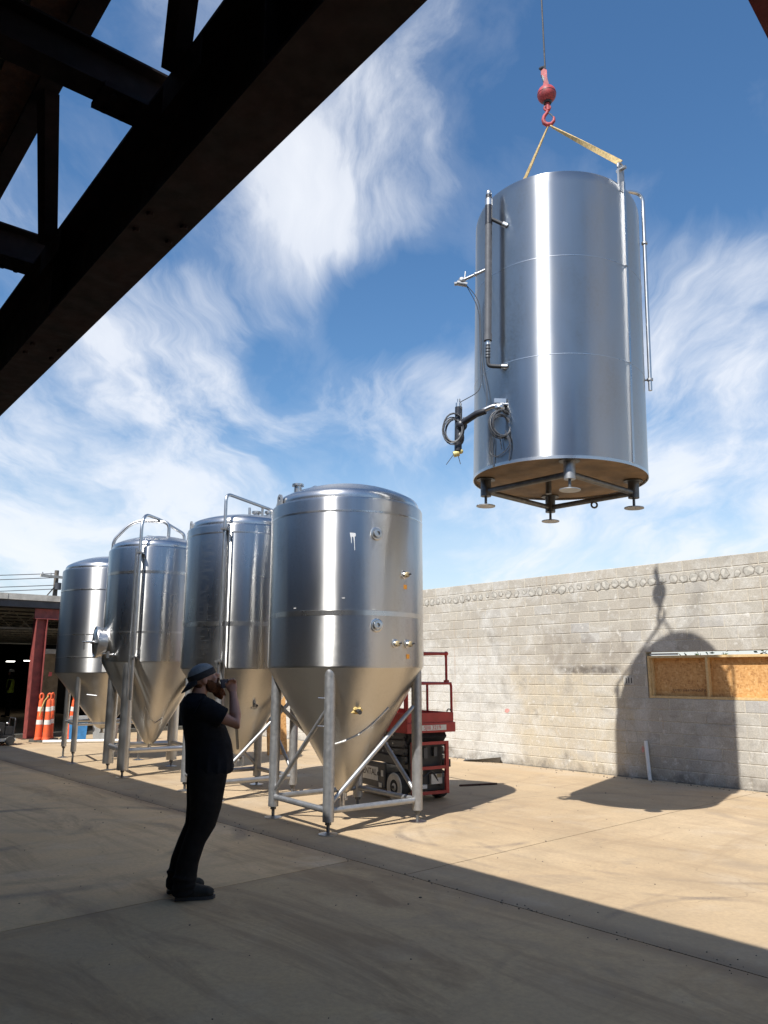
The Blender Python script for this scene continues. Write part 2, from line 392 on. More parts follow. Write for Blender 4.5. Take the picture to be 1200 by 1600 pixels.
def concrete():
    t = NT('dusty_concrete'); v = t.pos('World'); q = rot2(t, v)
    big = t.noise(v, .35, 5, .55, .6); mid = t.noise(v, 1.7, 8, .62, .8); fin = t.noise(v, 26, 8, .7)
    c = t.ramp(big, [(.3, (.415, .296, .168)), (.5, (.465, .340, .196)), (.72, (.515, .385, .232))])
    c = t.mix(t.ramp(mid, [(.36, .45), (.62, 0)]), c, (.34, .255, .155))
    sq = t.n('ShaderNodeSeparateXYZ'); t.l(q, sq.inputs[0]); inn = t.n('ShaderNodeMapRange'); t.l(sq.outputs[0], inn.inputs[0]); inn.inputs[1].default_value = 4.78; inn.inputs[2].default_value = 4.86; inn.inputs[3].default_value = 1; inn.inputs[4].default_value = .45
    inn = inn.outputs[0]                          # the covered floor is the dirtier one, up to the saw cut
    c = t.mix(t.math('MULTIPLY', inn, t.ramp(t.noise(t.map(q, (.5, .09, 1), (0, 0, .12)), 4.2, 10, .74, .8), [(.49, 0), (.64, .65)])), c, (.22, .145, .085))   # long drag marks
    c = t.mix(t.ramp(t.noise(t.map(q, (.14, .8, 1), (0, 0, .5)), 3.0, 10, .72, .7), [(.54, 0), (.68, .4)]), c, (.26, .18, .105))
    c = t.mix(t.ramp(t.noise(t.map(v, (1, 1, 1), (0, 0, 0), (5, 2, 0)), .6, 6, .6, 1.4), [(.58, 0), (.68, .4)]), c, (.22, .175, .13))         # damp-looking patches
    c = t.mix(t.ramp(t.noise(v, .9, 4, .6, .3), [(.55, 0), (.75, .5)]), c, (.50, .42, .31))
    sep = t.n('ShaderNodeSeparateXYZ'); t.l(q, sep.inputs[0])
    def band(axis_out, x0, w, amt, col, c, wob=.06, gate=None):
        o = t.math('ADD', axis_out, t.math('MULTIPLY', t.math('SUBTRACT', t.noise(v, 1.3, 4, .6), .5), wob * 4))
        dd = t.math('ABSOLUTE', t.math('SUBTRACT', o, x0))
        f = t.math('MULTIPLY', t.ramp(t.math('DIVIDE', dd, w), [(.25, 1), (1, 0)]), amt)
        if gate: f = t.math('MULTIPLY', f, gate)
        return t.mix(f, c, col)
    gate = t.ramp(t.noise(v, .8, 4, .6), [(.3, .35), (.6, 1)])
    c = band(sep.outputs[0], 4.82, .20, .62, (.16, .11, .075), c, .03, gate)            # dirt washed along the saw cut
    c = band(sep.outputs[0], 11.55, .35, .5, (.48, .39, .27), c, .08, gate)
    # tyre scuffs
    def scuff(cx, cy, r, w, amt, c):
        d = t.n('ShaderNodeVectorMath', operation='DISTANCE'); t.l(v, d.inputs[0]); d.inputs[1].default_value = (cx, cy, 0)
        f = t.ramp(t.math('DIVIDE', t.math('ABSOLUTE', t.math('SUBTRACT', d.outputs['Value'], r)), w), [(.3, 1), (1, 0)])
        f = t.math('MULTIPLY', f, t.math('MULTIPLY', t.ramp(t.noise(v, 1.1, 3), [(.45, 0), (.6, 1)]), amt))
        f = t.math('MULTIPLY', f, t.ramp(t.noise(v, 30, 4), [(.3, .4), (.7, 1)]))
        return t.mix(f, c, (.15, .12, .095))
    for a in ((.9, 8.9, .75, .07, .8), (1.6, 4.6, 1.0, .04, .3), (2.6, 5.1, 1.3, .05, .7), (-3.6, 8.4, 2.1, .12, .8), (-3.4, 8.2, 1.4, .10, .8), (-4.5, 9.0, 1.2, .12, .8), (3.2, 9.2, 2.4, .06, .5), (3.1, 9.0, 2.7, .05, .5)):
        c = scuff(*a, c)
    # hairline cracks, old oil drips
    vo = t.n('ShaderNodeTexVoronoi', feature='DISTANCE_TO_EDGE'); wv = t.n('ShaderNodeVectorMath', operation='MULTIPLY_ADD'); wno = t.n('ShaderNodeTexNoise'); t.l(v, wno.inputs['Vector']); wno.inputs['Scale'].default_value = 2.2; wno.inputs['Detail'].default_value = 6
    t.l(wno.outputs['Color'], wv.inputs[0]); wv.inputs[1].default_value = (.5, .5, 0); t.l(v, wv.inputs[2]); t.l(wv.outputs[0], vo.inputs['Vector']); vo.inputs['Scale'].default_value = .42
    ck_ = t.math('MULTIPLY', t.ramp(vo.outputs['Distance'], [(.0008, 1), (.004, 0)]), t.ramp(t.noise(v, .5, 3), [(.54, 0), (.64, .42)]))
    c = t.mix(ck_, c, (.12, .085, .055))
    oil = t.math('MULTIPLY', t.ramp(t.noise(v, 3.1, 3, .5), [(.70, 0), (.76, 1)]), t.ramp(t.noise(t.map(v, (1, 1, 1), (0, 0, 0), (9, 4, 0)), .5, 2), [(.5, 0), (.6, .6)]))
    c = t.mix(oil, c, (.13, .10, .075))
    c = t.mix(t.ramp(fin, [(.35, .30), (.6, 0)]), c, (.24, .18, .115))
    c = t.mix(t.ramp(t.noise(v, 75, 3, .6), [(.68, 0), (.74, .6)]), c, (.12, .10, .08))
    oc = t.n('ShaderNodeObjectInfo'); c = t.mix(1.0, c, oc.outputs['Color'], 'MULTIPLY')      # small random tone per pour, plus shade colour painted into the covered ones
    t.set(Base_Color=c, Roughness=t.ramp(mid, [(.3, .68), (.7, .9)]))
    t.set(Specular_IOR_Level=.3)
    h = t.math('ADD', t.math('MULTIPLY', mid, 1.0), t.math('MULTIPLY', fin, .25)); t.bump(h, .35, .02)
    return t.m
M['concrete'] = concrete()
M['earth'] = plain('joint_dirt', (.10, .075, .05), .95, 0, .4, 3, .5)
M['far_ground'] = plain('bare_ground', (.20, .16, .11), .95, 0, .3, .05, .3)

def block(name, mortar=False):
    t = NT(name); v = t.pos('World'); q = rot2(t, v); sep = t.n('ShaderNodeSeparateXYZ'); t.l(q, sep.inputs[0])
    d, z = sep.outputs[1], sep.outputs[2]
    at = t.n('ShaderNodeAttribute', attribute_name='rnd'); oi = t.n('ShaderNodeObjectInfo')
    rnd = t.math('FRACT', t.math('ADD', at.outputs['Fac'], oi.outputs['Random']))
    if mortar:
        c = t.ramp(t.noise(v, 5, 5), [(.3, (.50, .45, .36)), (.7, (.62, .56, .45))])
    else:
        c = t.ramp(rnd, [(0, (.40, .36, .30)), (.35, (.45, .405, .335)), (.6, (.43, .395, .335)), (.85, (.48, .435, .36)), (1, (.41, .39, .36))])
    # old paint and plaster wash over the lower wall, ochre in the middle, bluish to the far end
    wob = t.math('MULTIPLY', t.math('SUBTRACT', t.noise(v, 1.2, 6, .65, .5), .5), 1.6)
    def zone(x0, x1, y0, y1, soft=.25):
        dd = t.math('ADD', d, wob); zz = t.math('ADD', z, t.math('MULTIPLY', wob, .6))
        def st(val, a, b):
            m = t.n('ShaderNodeMapRange', interpolation_type='SMOOTHSTEP'); t.l(val, m.inputs[0]); m.inputs[1].default_value = a; m.inputs[2].default_value = b; return m.outputs[0]
        f = t.math('MULTIPLY', st(dd, x0 - soft, x0 + soft), t.math('SUBTRACT', 1, st(dd, x1 - soft, x1 + soft)))
        return t.math('MULTIPLY', f, t.math('MULTIPLY', st(zz, y0 - soft, y0 + soft), t.math('SUBTRACT', 1, st(zz, y1 - soft, y1 + soft))))
    def zone2(x0, x1, y0, y1, soft):
        w2 = t.math('MULTIPLY', t.math('SUBTRACT', t.noise(v, 7, 5, .65), .5), .09)
        def st(val, a, b):
            m = t.n('ShaderNodeMapRange', interpolation_type='SMOOTHSTEP'); t.l(val, m.inputs[0]); m.inputs[1].default_value = a; m.inputs[2].default_value = b; return m.outputs[0]
        zz = t.math('ADD', z, w2)
        f = t.math('MULTIPLY', st(d, x0 - .1, x0 + .1), t.math('SUBTRACT', 1, st(d, x1 - .3, x1 + .1)))
        return t.math('MULTIPLY', f, t.math('MULTIPLY', st(zz, y0 - soft, y0 + soft), t.math('SUBTRACT', 1, st(zz, y1 - soft, y1 + .10))))
    pat = t.ramp(t.noise(v, 2.6, 7, .65, .8), [(.32, .2), (.6, 1)])
    c = t.mix(t.math('MULTIPLY', t.math('MULTIPLY', zone(7.2, 9.8, -.5, 1.75), pat), .55), c, (.60, .50, .34))
    c = t.mix(t.math('MULTIPLY', t.math('MULTIPLY', zone(9.7, 22, -.5, 2.2), pat), .8), c, (.66, .645, .60))
    c = t.mix(t.math('MULTIPLY', t.math('MULTIPLY', zone(-3, 6.3, -.5, 1.15), pat), .45), c, (.42, .40, .36))
    c = t.mix(t.math('MULTIPLY', t.math('MULTIPLY', zone(7.3, 8.9, 1.74, 2.5, .12), pat), .5), c, (.235, .20, .165))
    c = t.mix(t.math('MULTIPLY', zone2(7.38, 8.75, 1.685, 1.775, .02), t.ramp(t.noise(v, 6, 6, .7), [(.2, .35), (.55, .85)])), c, (.085, .07, .06))   # old roof line
    c = t.mix(t.math('MULTIPLY', zone(-4, 24, -.2, .16, .10), t.ramp(t.noise(v, 4, 6, .7), [(.35, 0), (.62, .8)])), c, (.17, .15, .125))
    # runs down from the grout plugs
    run = t.ramp(t.noise(t.map(q, (1, 3.4, .22)), 2.2, 6, .6, .3), [(.52, 0), (.72, 1)])
    c = t.mix(t.math('MULTIPLY', run, .38), c, (.50, .46, .38))
    rust = t.ramp(t.noise(t.map(q, (1, 6.5, .25), (0, 0, 0), (2, 4, 1)), 1.7, 5, .6, .2), [(.64, 0), (.72, 1)])
    c = t.mix(t.math('MULTIPLY', rust, .45), c, (.40, .23, .10))
    c = t.mix(t.ramp(t.noise(v, 1.1, 6, .62, .6), [(.56, 0), (.72, .5)]), c, (.20, .185, .165))
    c = t.mix(t.ramp(t.noise(v, 9, 5, .6), [(.60, 0), (.70, .75)]), c, (.66, .63, .57))
    c = t.mix(t.ramp(t.noise(t.map(v, (1, 1, 1), (0, 0, 0), (3, 8, 1)), 1.9, 9, .7, .6), [(.50, 0), (.66, .65)]), c, (.62, .60, .55))   # worn limewash
    c = t.mix(t.ramp(t.noise(t.map(v, (1, 1, 1), (0, 0, 0), (6, 1, 4)), 3.4, 9, .72, .4), [(.57, 0), (.68, .5)]), c, (.25, .225, .19))
    fin = t.noise(v, 60, 6, .7)
    c = t.mix(t.ramp(fin, [(.32, .45), (.6, 0)]), c, (.16, .145, .125))
    t.set(Base_Color=c, Roughness=.92, Specular_IOR_Level=.2)
    t.bump(t.math('ADD', fin, t.noise(v, 14, 5, .6)), .5, .006)
    return t.m
M['block'] = block('weathered_block'); M['mortar'] = block('mortar', True)
M['plug'] = plain('grout_plug', (.46, .43, .37), .9, 0, .5, 9, .9)
M['plug_ring'] = plain('grout_edge', (.27, .245, .205), .95, 0, .4, 14, .9)
M['pink_mark'] = plain('faded_pink_paint', (.62, .30, .26), .85, 0, .3, 12, .1)
M['red_mark'] = plain('red_marking_paint', (.62, .12, .12), .8, 0, .3, 12, .1)
# ------------------------------------------------------------------ ground
g = MB(); g.bx((-700, -700, -.6), (700, 700, -.03))
ground = g.build('ground', M['far_ground']); tag(ground, 'bare earth around and under the concrete yard', 'ground', kind='structure')
fl = thing('yard_floor', 'tan dusty concrete yard floor with saw cuts', 'floor'); tag(fl, kind='structure')
bed = MB(); bed.bx((-30, -30, -.028), (30, 48, -.014)); bo = bed.build('joint_bed', M['earth'], fl, (0, 0, 0), R_(ALPHA))
def slab(n0, n1, d0, d1):
    m = MB(); gp = .006
    a = [(n0 + gp, d0 + gp), (n1 - gp, d0 + gp), (n1 - gp, d1 - gp), (n0 + gp, d1 - gp)]
    # wander the long edges a little so that the cut is not ruler straight
    def edge(p, q, k=24, amp=.006):
        out = []
        for i in range(k):
            t = i / k; x = p[0] + (q[0] - p[0]) * t; y = p[1] + (q[1] - p[1]) * t
            w = amp * (noise.noise(Vector((x * 1.7, y * 1.7, 3.3)))) if 0 < i else 0
            out.append((x + w, y + w))
        return out
    poly = []
    for i in range(4): poly += edge(a[i], a[(i + 1) % 4])
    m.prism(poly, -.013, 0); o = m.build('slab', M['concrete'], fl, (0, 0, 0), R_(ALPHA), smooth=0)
    k = .985 if n0 > 4.8 else (1.52 if d0 > 5 else 1.10); k *= random.uniform(.98, 1.02); o.color = (k, k, k * 1.04, 1) if n0 > 4.8 else (k * 1.05, k * .985, k * .925, 1); return o  # covered slabs lightened and warmed to brighten their shade, open ones cooled
NB = [-29, -21, -13, -7.2, -1.2, 4.82, 11.87]
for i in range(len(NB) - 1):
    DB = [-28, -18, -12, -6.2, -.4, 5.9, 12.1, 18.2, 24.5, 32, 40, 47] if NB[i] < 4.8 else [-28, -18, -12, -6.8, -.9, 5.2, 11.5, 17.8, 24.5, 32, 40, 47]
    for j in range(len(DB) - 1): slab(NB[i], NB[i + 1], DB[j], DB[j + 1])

# ------------------------------------------------------------------ block wall with its boarded opening
WN, CH, NC, BL = 11.89, .184, 19, .405
WH = CH * NC
OPEN = (2.6, 6.89, CH * 7, CH * 11)          # d0, d1, z0, z1 of the opening
wall = thing('block_wall', 'tall weathered concrete block wall closing the right side of the yard', 'wall', (0, 0, 0), R_(ALPHA))
core = MB(); k = .006
for (d0, d1, z0, z1) in ((-4, OPEN[0], -.02, WH - .01), (OPEN[1], 23, -.02, WH - .01), (OPEN[0], OPEN[1], -.02, OPEN[2] - .004), (OPEN[0], OPEN[1], OPEN[3] + .004, WH - .01)):
    core.bx((WN + k, d0, z0), (WN + .19, d1, z1))
core.build('mortar_bed', M['mortar'], wall, smooth=0)
def block_mesh(w, h):
    m = MB(); g = .0055; b = .006
    x0, x1, y0, y1 = g, w - g, g, h - g
    vs = [(b, x0, y0), (b, x1, y0), (b, x1, y1), (b, x0, y1), (0, x0 + b, y0 + b), (0, x1 - b, y0 + b), (0, x1 - b, y1 - b), (0, x0 + b, y1 - b),
          (.03, x0, y0), (.03, x1, y0), (.03, x1, y1), (.03, x0, y1)]
    m.add(vs, [(4, 5, 6, 7), (0, 1, 5, 4), (1, 2, 6, 5), (2, 3, 7, 6), (3, 0, 4, 7), (8, 9, 1, 0), (9, 10, 2, 1), (10, 11, 3, 2), (11, 8, 0, 3)])
    return m
cells = []
for c in range(NC):
    y = -4 + (BL / 2 if c % 2 else 0); z = c * CH
    while y < 22.9:
        s0, s1 = y, min(y + BL, 23)
        if z + .01 > OPEN[2] - .001 and z + .01 < OPEN[3] - .001:
            if s0 < OPEN[0]:
                if min(s1, OPEN[0]) - s0 > .05: cells.append((s0, min(s1, OPEN[0]), z))
            if s1 > OPEN[1]:
                if s1 - max(s0, OPEN[1]) > .05: cells.append((max(s0, OPEN[1]), s1, z))
        else: cells.append((s0, s1, z))
        y += BL
cells.sort(key=lambda t: (abs((t[0] + t[1]) / 2 - 8.4) + .15 * abs(t[2] - 1.7)))
full = block_mesh(BL, CH).mesh('block', M['block'], 0); rest = MB(); rest_r = []; nb = 0
for (s0, s1, z) in cells:
    jit = random.uniform(-.0015, .002)
    if nb < 300:
        me = full if abs(s1 - s0 - BL) < 1e-3 else block_mesh(s1 - s0, CH).mesh('block', M['block'], 0)
        mobj('block', me, wall, (WN + jit, s0, z)); nb += 1
    else:
        b = block_mesh(s1 - s0, CH); o = len(rest.f); rest.add([v + Vector((WN + jit, s0, z)) for v in b.v], b.f); rest_r += [random.random()] * len(b.f)
me = bpy.data.meshes.new('block_courses'); me.from_pydata(rest.v, [], rest.f)
at = me.attributes.new('rnd', 'FLOAT', 'FACE'); at.data.foreach_set('value', rest_r); me.materials.append(M['block'])
tag(mobj('block_courses', me, wall), kind='stuff')
# row of grouted cores under the top course
pl = []
for q in range(3):
    m = MB(); pts = []
    for i in range(14):
        a = 2 * math.pi * i / 14; r = (.050, .058, .064)[q] * random.uniform(.8, 1.12); pts.append((r * math.cos(a), r * 1.12 * math.sin(a)))
    n = len(pts); rk = [1.22 * random.uniform(.9, 1.12) for _ in pts]
    m.add([(-.005, x, y) for x, y in pts] + [(-.007, x * .7, y * .7) for x, y in pts] + [(-.003, x * k_, y * k_) for (x, y), k_ in zip(pts, rk)] + [(.006, x * k_ * 1.03, y * k_ * 1.03) for (x, y), k_ in zip(pts, rk)],
        [tuple(range(n, 2 * n))] + [(i, (i + 1) % n, n + (i + 1) % n, n + i) for i in range(n)] + [(i, 2 * n + i, 2 * n + (i + 1) % n, (i + 1) % n) for i in range(n)] + [(2 * n + i, 3 * n + i, 3 * n + (i + 1) % n, 2 * n + (i + 1) % n) for i in range(n)])
    me_ = bpy.data.meshes.new('grout_plug'); me_.from_pydata(m.v, [], m.f); me_.materials.append(M['plug']); me_.materials.append(M['plug_ring'])
    for i, pg in enumerate(me_.polygons): pg.material_index = 0 if i <= n else 1
    pl.append(me_)
y = 4.2
while y < 19:
    o = mobj('grout_plug', random.choice(pl), wall, (WN - .001, y, WH - CH * 1.55 + random.uniform(-.02, .02))); o.rotation_euler = (random.uniform(0, 6.28), 0, 0); q_ = random.uniform(.72, 1.12); o.scale = (random.uniform(.4, 1.6), q_, q_ * random.uniform(.85, 1.1))
    y += .178 + random.uniform(-.02, .025)
# broken top edge and patches
for (d, z, w, h, mt) in ((9.9, .98, .14, .08, 'pink_mark'), (7.05, .46, .07, .12, 'pink_mark')):
    m = MB(); pts = [(math.cos(a) * w / 2 * random.uniform(.6, 1.1), math.sin(a) * h / 2 * random.uniform(.6, 1.1)) for a in [i * .628 for i in range(10)]]
    m.prism(pts, 0, .002, Matrix(((0, 0, -1), (1, 0, 0), (0, 1, 0)))); m.build('paint_mark', M[mt], wall, (WN - .001, d, z), smooth=0)
m = MB(); m.bx((WN - .004, 7.14, CH * 8 + .02), (WN + .004, 7.33, CH * 9 - .01)); m.build('patch_plate', M['plug'], wall, smooth=0)
for i in range(3):
    m = MB(); m.bx((WN - .007, 7.17 + i * .05, CH * 8 + .05), (WN - .0045, 7.185 + i * .05, CH * 9 - .04)); m.build('patch_slot', M['lift_black'], wall, smooth=0)

# timber frame and strand board in the opening
bw = thing('boarded_window', 'window opening boarded with orange strand board behind fresh lumber framing', 'boarded window', (0, 0, 0), R_(ALPHA))
d0, d1, z0, z1 = OPEN; zt = z1 - .055
def stud(a, b): m = MB(); m.bx(a, b); return m.build('stud', M['lumber'], bw, smooth=0)
f0, f1 = WN + .004, WN + .092
stud((f0, d0 + .004, z0 + .002), (f1, d1 - .02, z0 + .040))
stud((f0, d0 + .004, zt - .038), (f1, d1 - .02, zt))
stud((f0 + .002, d1 - .060, z0 + .041), (f1, d1 - .021, zt - .039))
for x in (5.89, 4.62, 3.4): stud((f0 + .002, x - .05, z0 + .041), (f1, x - .012, zt - .039))
stud((f0 + .03, d1 - .094, z0 + .041), (f1, d1 - .0605, zt - .039))
for a, b in ((5.87, 6.86), (4.6, 5.869), (2.61, 4.599)):
    m = MB(); m.bx((f1 + .001, a, z0 + .004), (f1 + .013, b, zt)); p = m.build('strand_board', M['osb'], bw, smooth=0)
for s, dd, sz in (('APA', 6.0, .075), ('RATED SHEATHING', 6.28, .05)):
    me = text_mesh(s, sz, M['stamp'], 'stamp_lettering', .0006)
    o = mobj('stamp_lettering', me, bw, (f1 - .0005, dd, z0 + .13)); o.rotation_euler = (R_(90), 0, R_(-90))
m = MB(); m.bx((WN + .05, 6.35, zt + .012), (WN + .075, 6.84, zt + .04)); m.build('white_strip', M['pvc'], bw, smooth=0)
# leaves glimpsed through the slit above the frame
hd = MB()
for i in range(1600):
    c = Vector((WN + random.uniform(.6, 1.6), random.uniform(2.2, 6.9), random.uniform(1.0, 3.0))); s = .05
    a = Vector((random.uniform(-1, 1), random.uniform(-1, 1), random.uniform(-1, 1))).normalized(); b = a.orthogonal().normalized()
    hd.add([c - a * s, c + b * s * .5, c + a * s, c - b * s * .5], [(0, 1, 2, 3)])
tag(hd.build('hedge', M['hedge'], None, (0, 0, 0), R_(ALPHA), smooth=0), 'green leaves behind the wall seen through the slit above the boards', 'hedge', kind='stuff')
# white pipe leaning in the corner of wall and floor
pp = MB(); pp.ring([nd(WN - .10, 6.90, .0), nd(WN - .035, 6.97, .60)], [.030, .030], 16); pp.ring([nd(WN - .035, 6.97, .60), nd(WN - .0345, 6.9705, .605)], [.024, .024], 16)
tag(pp.build('plastic_pipe', M['pvc']), 'short white plastic pipe leaning against the block wall in the hanging tank\'s shadow', 'pipe')

# ------------------------------------------------------------------ open steel roof over the camera
fr = thing('steel_roof_frame', 'dark steel roof frame with a deep girder overhead at the upper left', 'roof frame', (0, 0, 0), R_(39.5))
GN0, GN1, GZ0, GZ1 = 1.367, 1.664, 4.16, 4.83
gm = (GN0 + GN1) / 2
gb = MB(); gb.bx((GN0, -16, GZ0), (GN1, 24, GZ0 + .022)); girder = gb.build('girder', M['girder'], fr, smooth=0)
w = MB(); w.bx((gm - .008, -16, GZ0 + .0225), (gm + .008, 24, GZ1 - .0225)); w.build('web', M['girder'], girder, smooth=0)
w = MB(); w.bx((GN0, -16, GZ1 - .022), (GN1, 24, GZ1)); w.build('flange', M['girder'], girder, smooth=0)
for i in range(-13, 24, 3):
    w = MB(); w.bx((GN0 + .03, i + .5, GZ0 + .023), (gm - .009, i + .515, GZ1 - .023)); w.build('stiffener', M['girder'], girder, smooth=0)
DZ = 5.30; DN = 1.07
def joist(d):
    j = MB(); w2 = .17
    j.bx((-10, d - w2 / 2, GZ1 + .002), (GN0 + .12, d + w2 / 2, GZ1 + .016)); o = j.build('joist', M['girder'], fr, smooth=0)
    a = MB(); a.bx((-10, d - .006, GZ1 + .0165), (GN0 + .12, d + .006, GZ1 + .23)); a.build('web', M['girder'], o, smooth=0)
    a = MB(); a.bx((-10, d - w2 / 2, GZ1 + .2305), (GN0 + .12, d + w2 / 2, GZ1 + .245)); a.build('flange', M['girder'], o, smooth=0)
    a = MB(); a.bx((GN0 - .25, d - .11, GZ1 - .03), (GN0 - .003, d + .11, GZ1 + .0015)); a.build('seat_plate', M['girder'], o, smooth=0)
def post(d, n=DN + .18):
    p = MB(); a, b = Vector((GN0 - .01, d - .47, GZ1 + .001)), Vector((DN - .01, d - 1.36, DZ - .002)); h = Vector((.0, .085, 0)); q = Vector((.045, 0, 0))
    p.add([x + s * h + t * q for x in (a, b) for s, t in ((-1, -1), (1, -1), (1, 1), (-1, 1))], [(0, 1, 2, 3), (7, 6, 5, 4), (0, 4, 5, 1), (1, 5, 6, 2), (2, 6, 7, 3), (3, 7, 4, 0)]); p.build('web_member', M['girder'], fr, smooth=0)
JD = [-9.4, -7.2, -5.0, -2.77, -.57, 1.63, 3.83, 6.03, 8.23, 10.43, 12.63, 14.8, 17, 19.2, 21.4]
for d in JD: joist(d); post(d)
bolt = MB(); bolt.cyl((0, 0, -.018), (0, 0, 0), .02, seg=6); bolt_me = bolt.mesh('bolt', M['girder'], 0)
for d in JD[4:9]:                                # gussets and bolts where joists and webs meet the girder
    gp = MB(); gp.bx((GN0 - .002, d - .75, GZ1 - .20), (GN0 + .006, d - .30, GZ1 - .024)); gp.build('gusset_plate', M['girder'], girder, smooth=0)
    for q in (-.07, .07):
        for x in (-.2, -.1): mobj('bolt', bolt_me, girder, (GN0 + x + .03 - .02, d + q, GZ1 - .031))
    for q in (-.1, .1): mobj('bolt', bolt_me, girder, (GN0 + .05, d + q, GZ0 - .0005)); mobj('bolt', bolt_me, girder, (GN1 - .05, d + q, GZ0 - .0005))
e = MB(); e.bx((DN - .10, -16, DZ), (DN + .03, 24, DZ + .14)); e.build('eave_beam', M['girder'], fr, smooth=0)
e = MB(); e.bx((DN - .30, -16, DZ + .03), (DN - .1005, 24, DZ + .037)); e.build('edge_angle', M['rust'], fr, smooth=0)
dk = MB(); y = -16.0
prof = []
while y < 24:
    prof += [(y, 0), (y + .10, 0), (y + .14, .06), (y + .26, .06)]; y += .30
top = []
vs = [(-12, a, DZ + .06 + b) for a, b in prof] + [(DN - .12, a, DZ + .06 + b) for a, b in prof]; n = len(prof)
dk.add(vs, [(i, i + 1, n + i + 1, n + i) for i in range(n - 1)]); dk.build('roof_deck', M['deck'], fr, smooth=0)
dk = MB(); dk.bx((-12, -16, DZ + .14), (DN - .15, 24, DZ + .26)); dk.build('roofing', M['fascia'], fr, smooth=0)
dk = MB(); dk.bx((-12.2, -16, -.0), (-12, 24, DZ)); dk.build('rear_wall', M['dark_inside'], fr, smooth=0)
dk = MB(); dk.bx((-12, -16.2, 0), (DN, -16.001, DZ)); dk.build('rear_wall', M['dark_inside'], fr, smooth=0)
# red rafter reaching out over the yard, just in the upper right corner
a0 = Vector((1.69, 3.02, 4.80)); dv = Vector((math.sin(R_(42)), math.cos(R_(42)), 0)); sd = Vector((dv.y, -dv.x, 0))
def beam_pt(t, s, z): return a0 + dv * t + sd * s + Vector((0, 0, z))
def obb(t0, t1, s0, s1, za, zb):
    m = MB(); m.add([beam_pt(t, s, z) for t in (t0, t1) for s in (s0, s1) for z in (za, zb)], [(0, 1, 3, 2), (4, 6, 7, 5), (0, 4, 5, 1), (2, 3, 7, 6), (0, 2, 6, 4), (1, 5, 7, 3)]); return m
rf = thing('steel_rafter', 'dark red steel rafter at the upper right corner', 'rafter', (0, 0, 0))
obb(-1.6, 1.2, 0, .2, 0, .014).build('lower_flange', M['rafter_red'], rf, smooth=0)
obb(-1.6, 1.2, .094, .106, .0145, .3855).build('web', M['rafter_red'], rf, smooth=0)
obb(-1.6, 1.2, 0, .2, .386, .40).build('upper_flange', M['rafter_red'], rf, smooth=0)

# ------------------------------------------------------------------ building at the far end of the yard
fb = thing('open_warehouse', 'low dark open-fronted warehouse bay at the far left', 'building', nd(6.87, 21.65), R_(ALPHA))
def fpart(name, a, b, mt, par=None): m = MB(); m.bx(a, b); return m.build(name, M[mt], par or fb, smooth=0)
HX0, HX1 = -16.5, 5.0
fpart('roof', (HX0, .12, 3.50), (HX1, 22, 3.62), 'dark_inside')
fpart('fascia', (HX0, 0, 3.40), (HX1, .118, 3.60), 'fascia')
# gravel stop of bent sheet pieces
x = HX0
while x < HX1:
    l = min(random.uniform(1.2, 2.6), HX1 - x); dz = random.uniform(-.02, .02)
    fpart('roof_edge', (x + .004, -.05 + random.uniform(-.01, .01), 3.603 + dz), (x + l - .004, .5, 3.76 + dz), 'roof_edge'); x += l
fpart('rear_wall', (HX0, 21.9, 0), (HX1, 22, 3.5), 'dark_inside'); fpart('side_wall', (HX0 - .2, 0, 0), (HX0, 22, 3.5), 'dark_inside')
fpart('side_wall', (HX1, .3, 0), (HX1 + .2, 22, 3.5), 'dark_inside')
# front column: an I section
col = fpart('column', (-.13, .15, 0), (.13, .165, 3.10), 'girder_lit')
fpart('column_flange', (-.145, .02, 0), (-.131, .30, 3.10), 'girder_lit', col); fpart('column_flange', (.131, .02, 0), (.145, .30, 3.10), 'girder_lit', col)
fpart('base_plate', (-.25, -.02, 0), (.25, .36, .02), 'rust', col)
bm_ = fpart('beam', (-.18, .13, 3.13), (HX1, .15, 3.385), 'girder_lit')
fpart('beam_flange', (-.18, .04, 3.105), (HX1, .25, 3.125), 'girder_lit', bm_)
for k in range(9):                                   # open-web joists inside, running across the opening
    y = .9 + k * 1.5; j = fpart('ceiling_joist', (HX0, y, 3.36), (HX1, y + .05, 3.42), 'joist_grey'); fpart('lower_chord', (HX0, y, 2.86), (HX1, y + .05, 2.91), 'joist_grey', j)
    wv = MB(); x = HX0; up = False
    while x < HX1 - .6:
        wv.cyl((x, y + .025, 2.88 if not up else 3.38), (x + .55, y + .025, 3.38 if not up else 2.88), .014, seg=6); x += .55; up = not up
    wv.build('web_rods', M['joist_grey'], j)
sl = MB(); sl.bx((-9, 9.9, 2.55), (-7.9, 10.0, 2.60)); 
tp = fpart('timber_post', (.62, 1.6, 0), (1.08, 1.95, 2.22), 'timber'); fpart('post_cap', (.58, 1.55, 2.225), (1.12, 2.0, 2.36), 'bin_grey', tp)
m = MB(); m.prism([(-.05, -.06), (.05, -.05), (.06, .05), (-.03, .07)], 0, .003, Matrix(((1, 0, 0), (0, 0, -1), (0, 1, 0)))); m.build('paint_mark', M['red_mark'], tp, (.84, 1.598, 1.65))
for (x, y, z, w_) in ((2.62, 12, 2.12, .25), (3.42, 12.4, 2.16, .25)):
    fl_ = fpart('strip_light', (x, y, z), (x + w_, y + .3, z + .03), 'lamp')
fpart('floor_kerb', (HX0, .5, .0), (HX1, .75, .10), 'base_black')

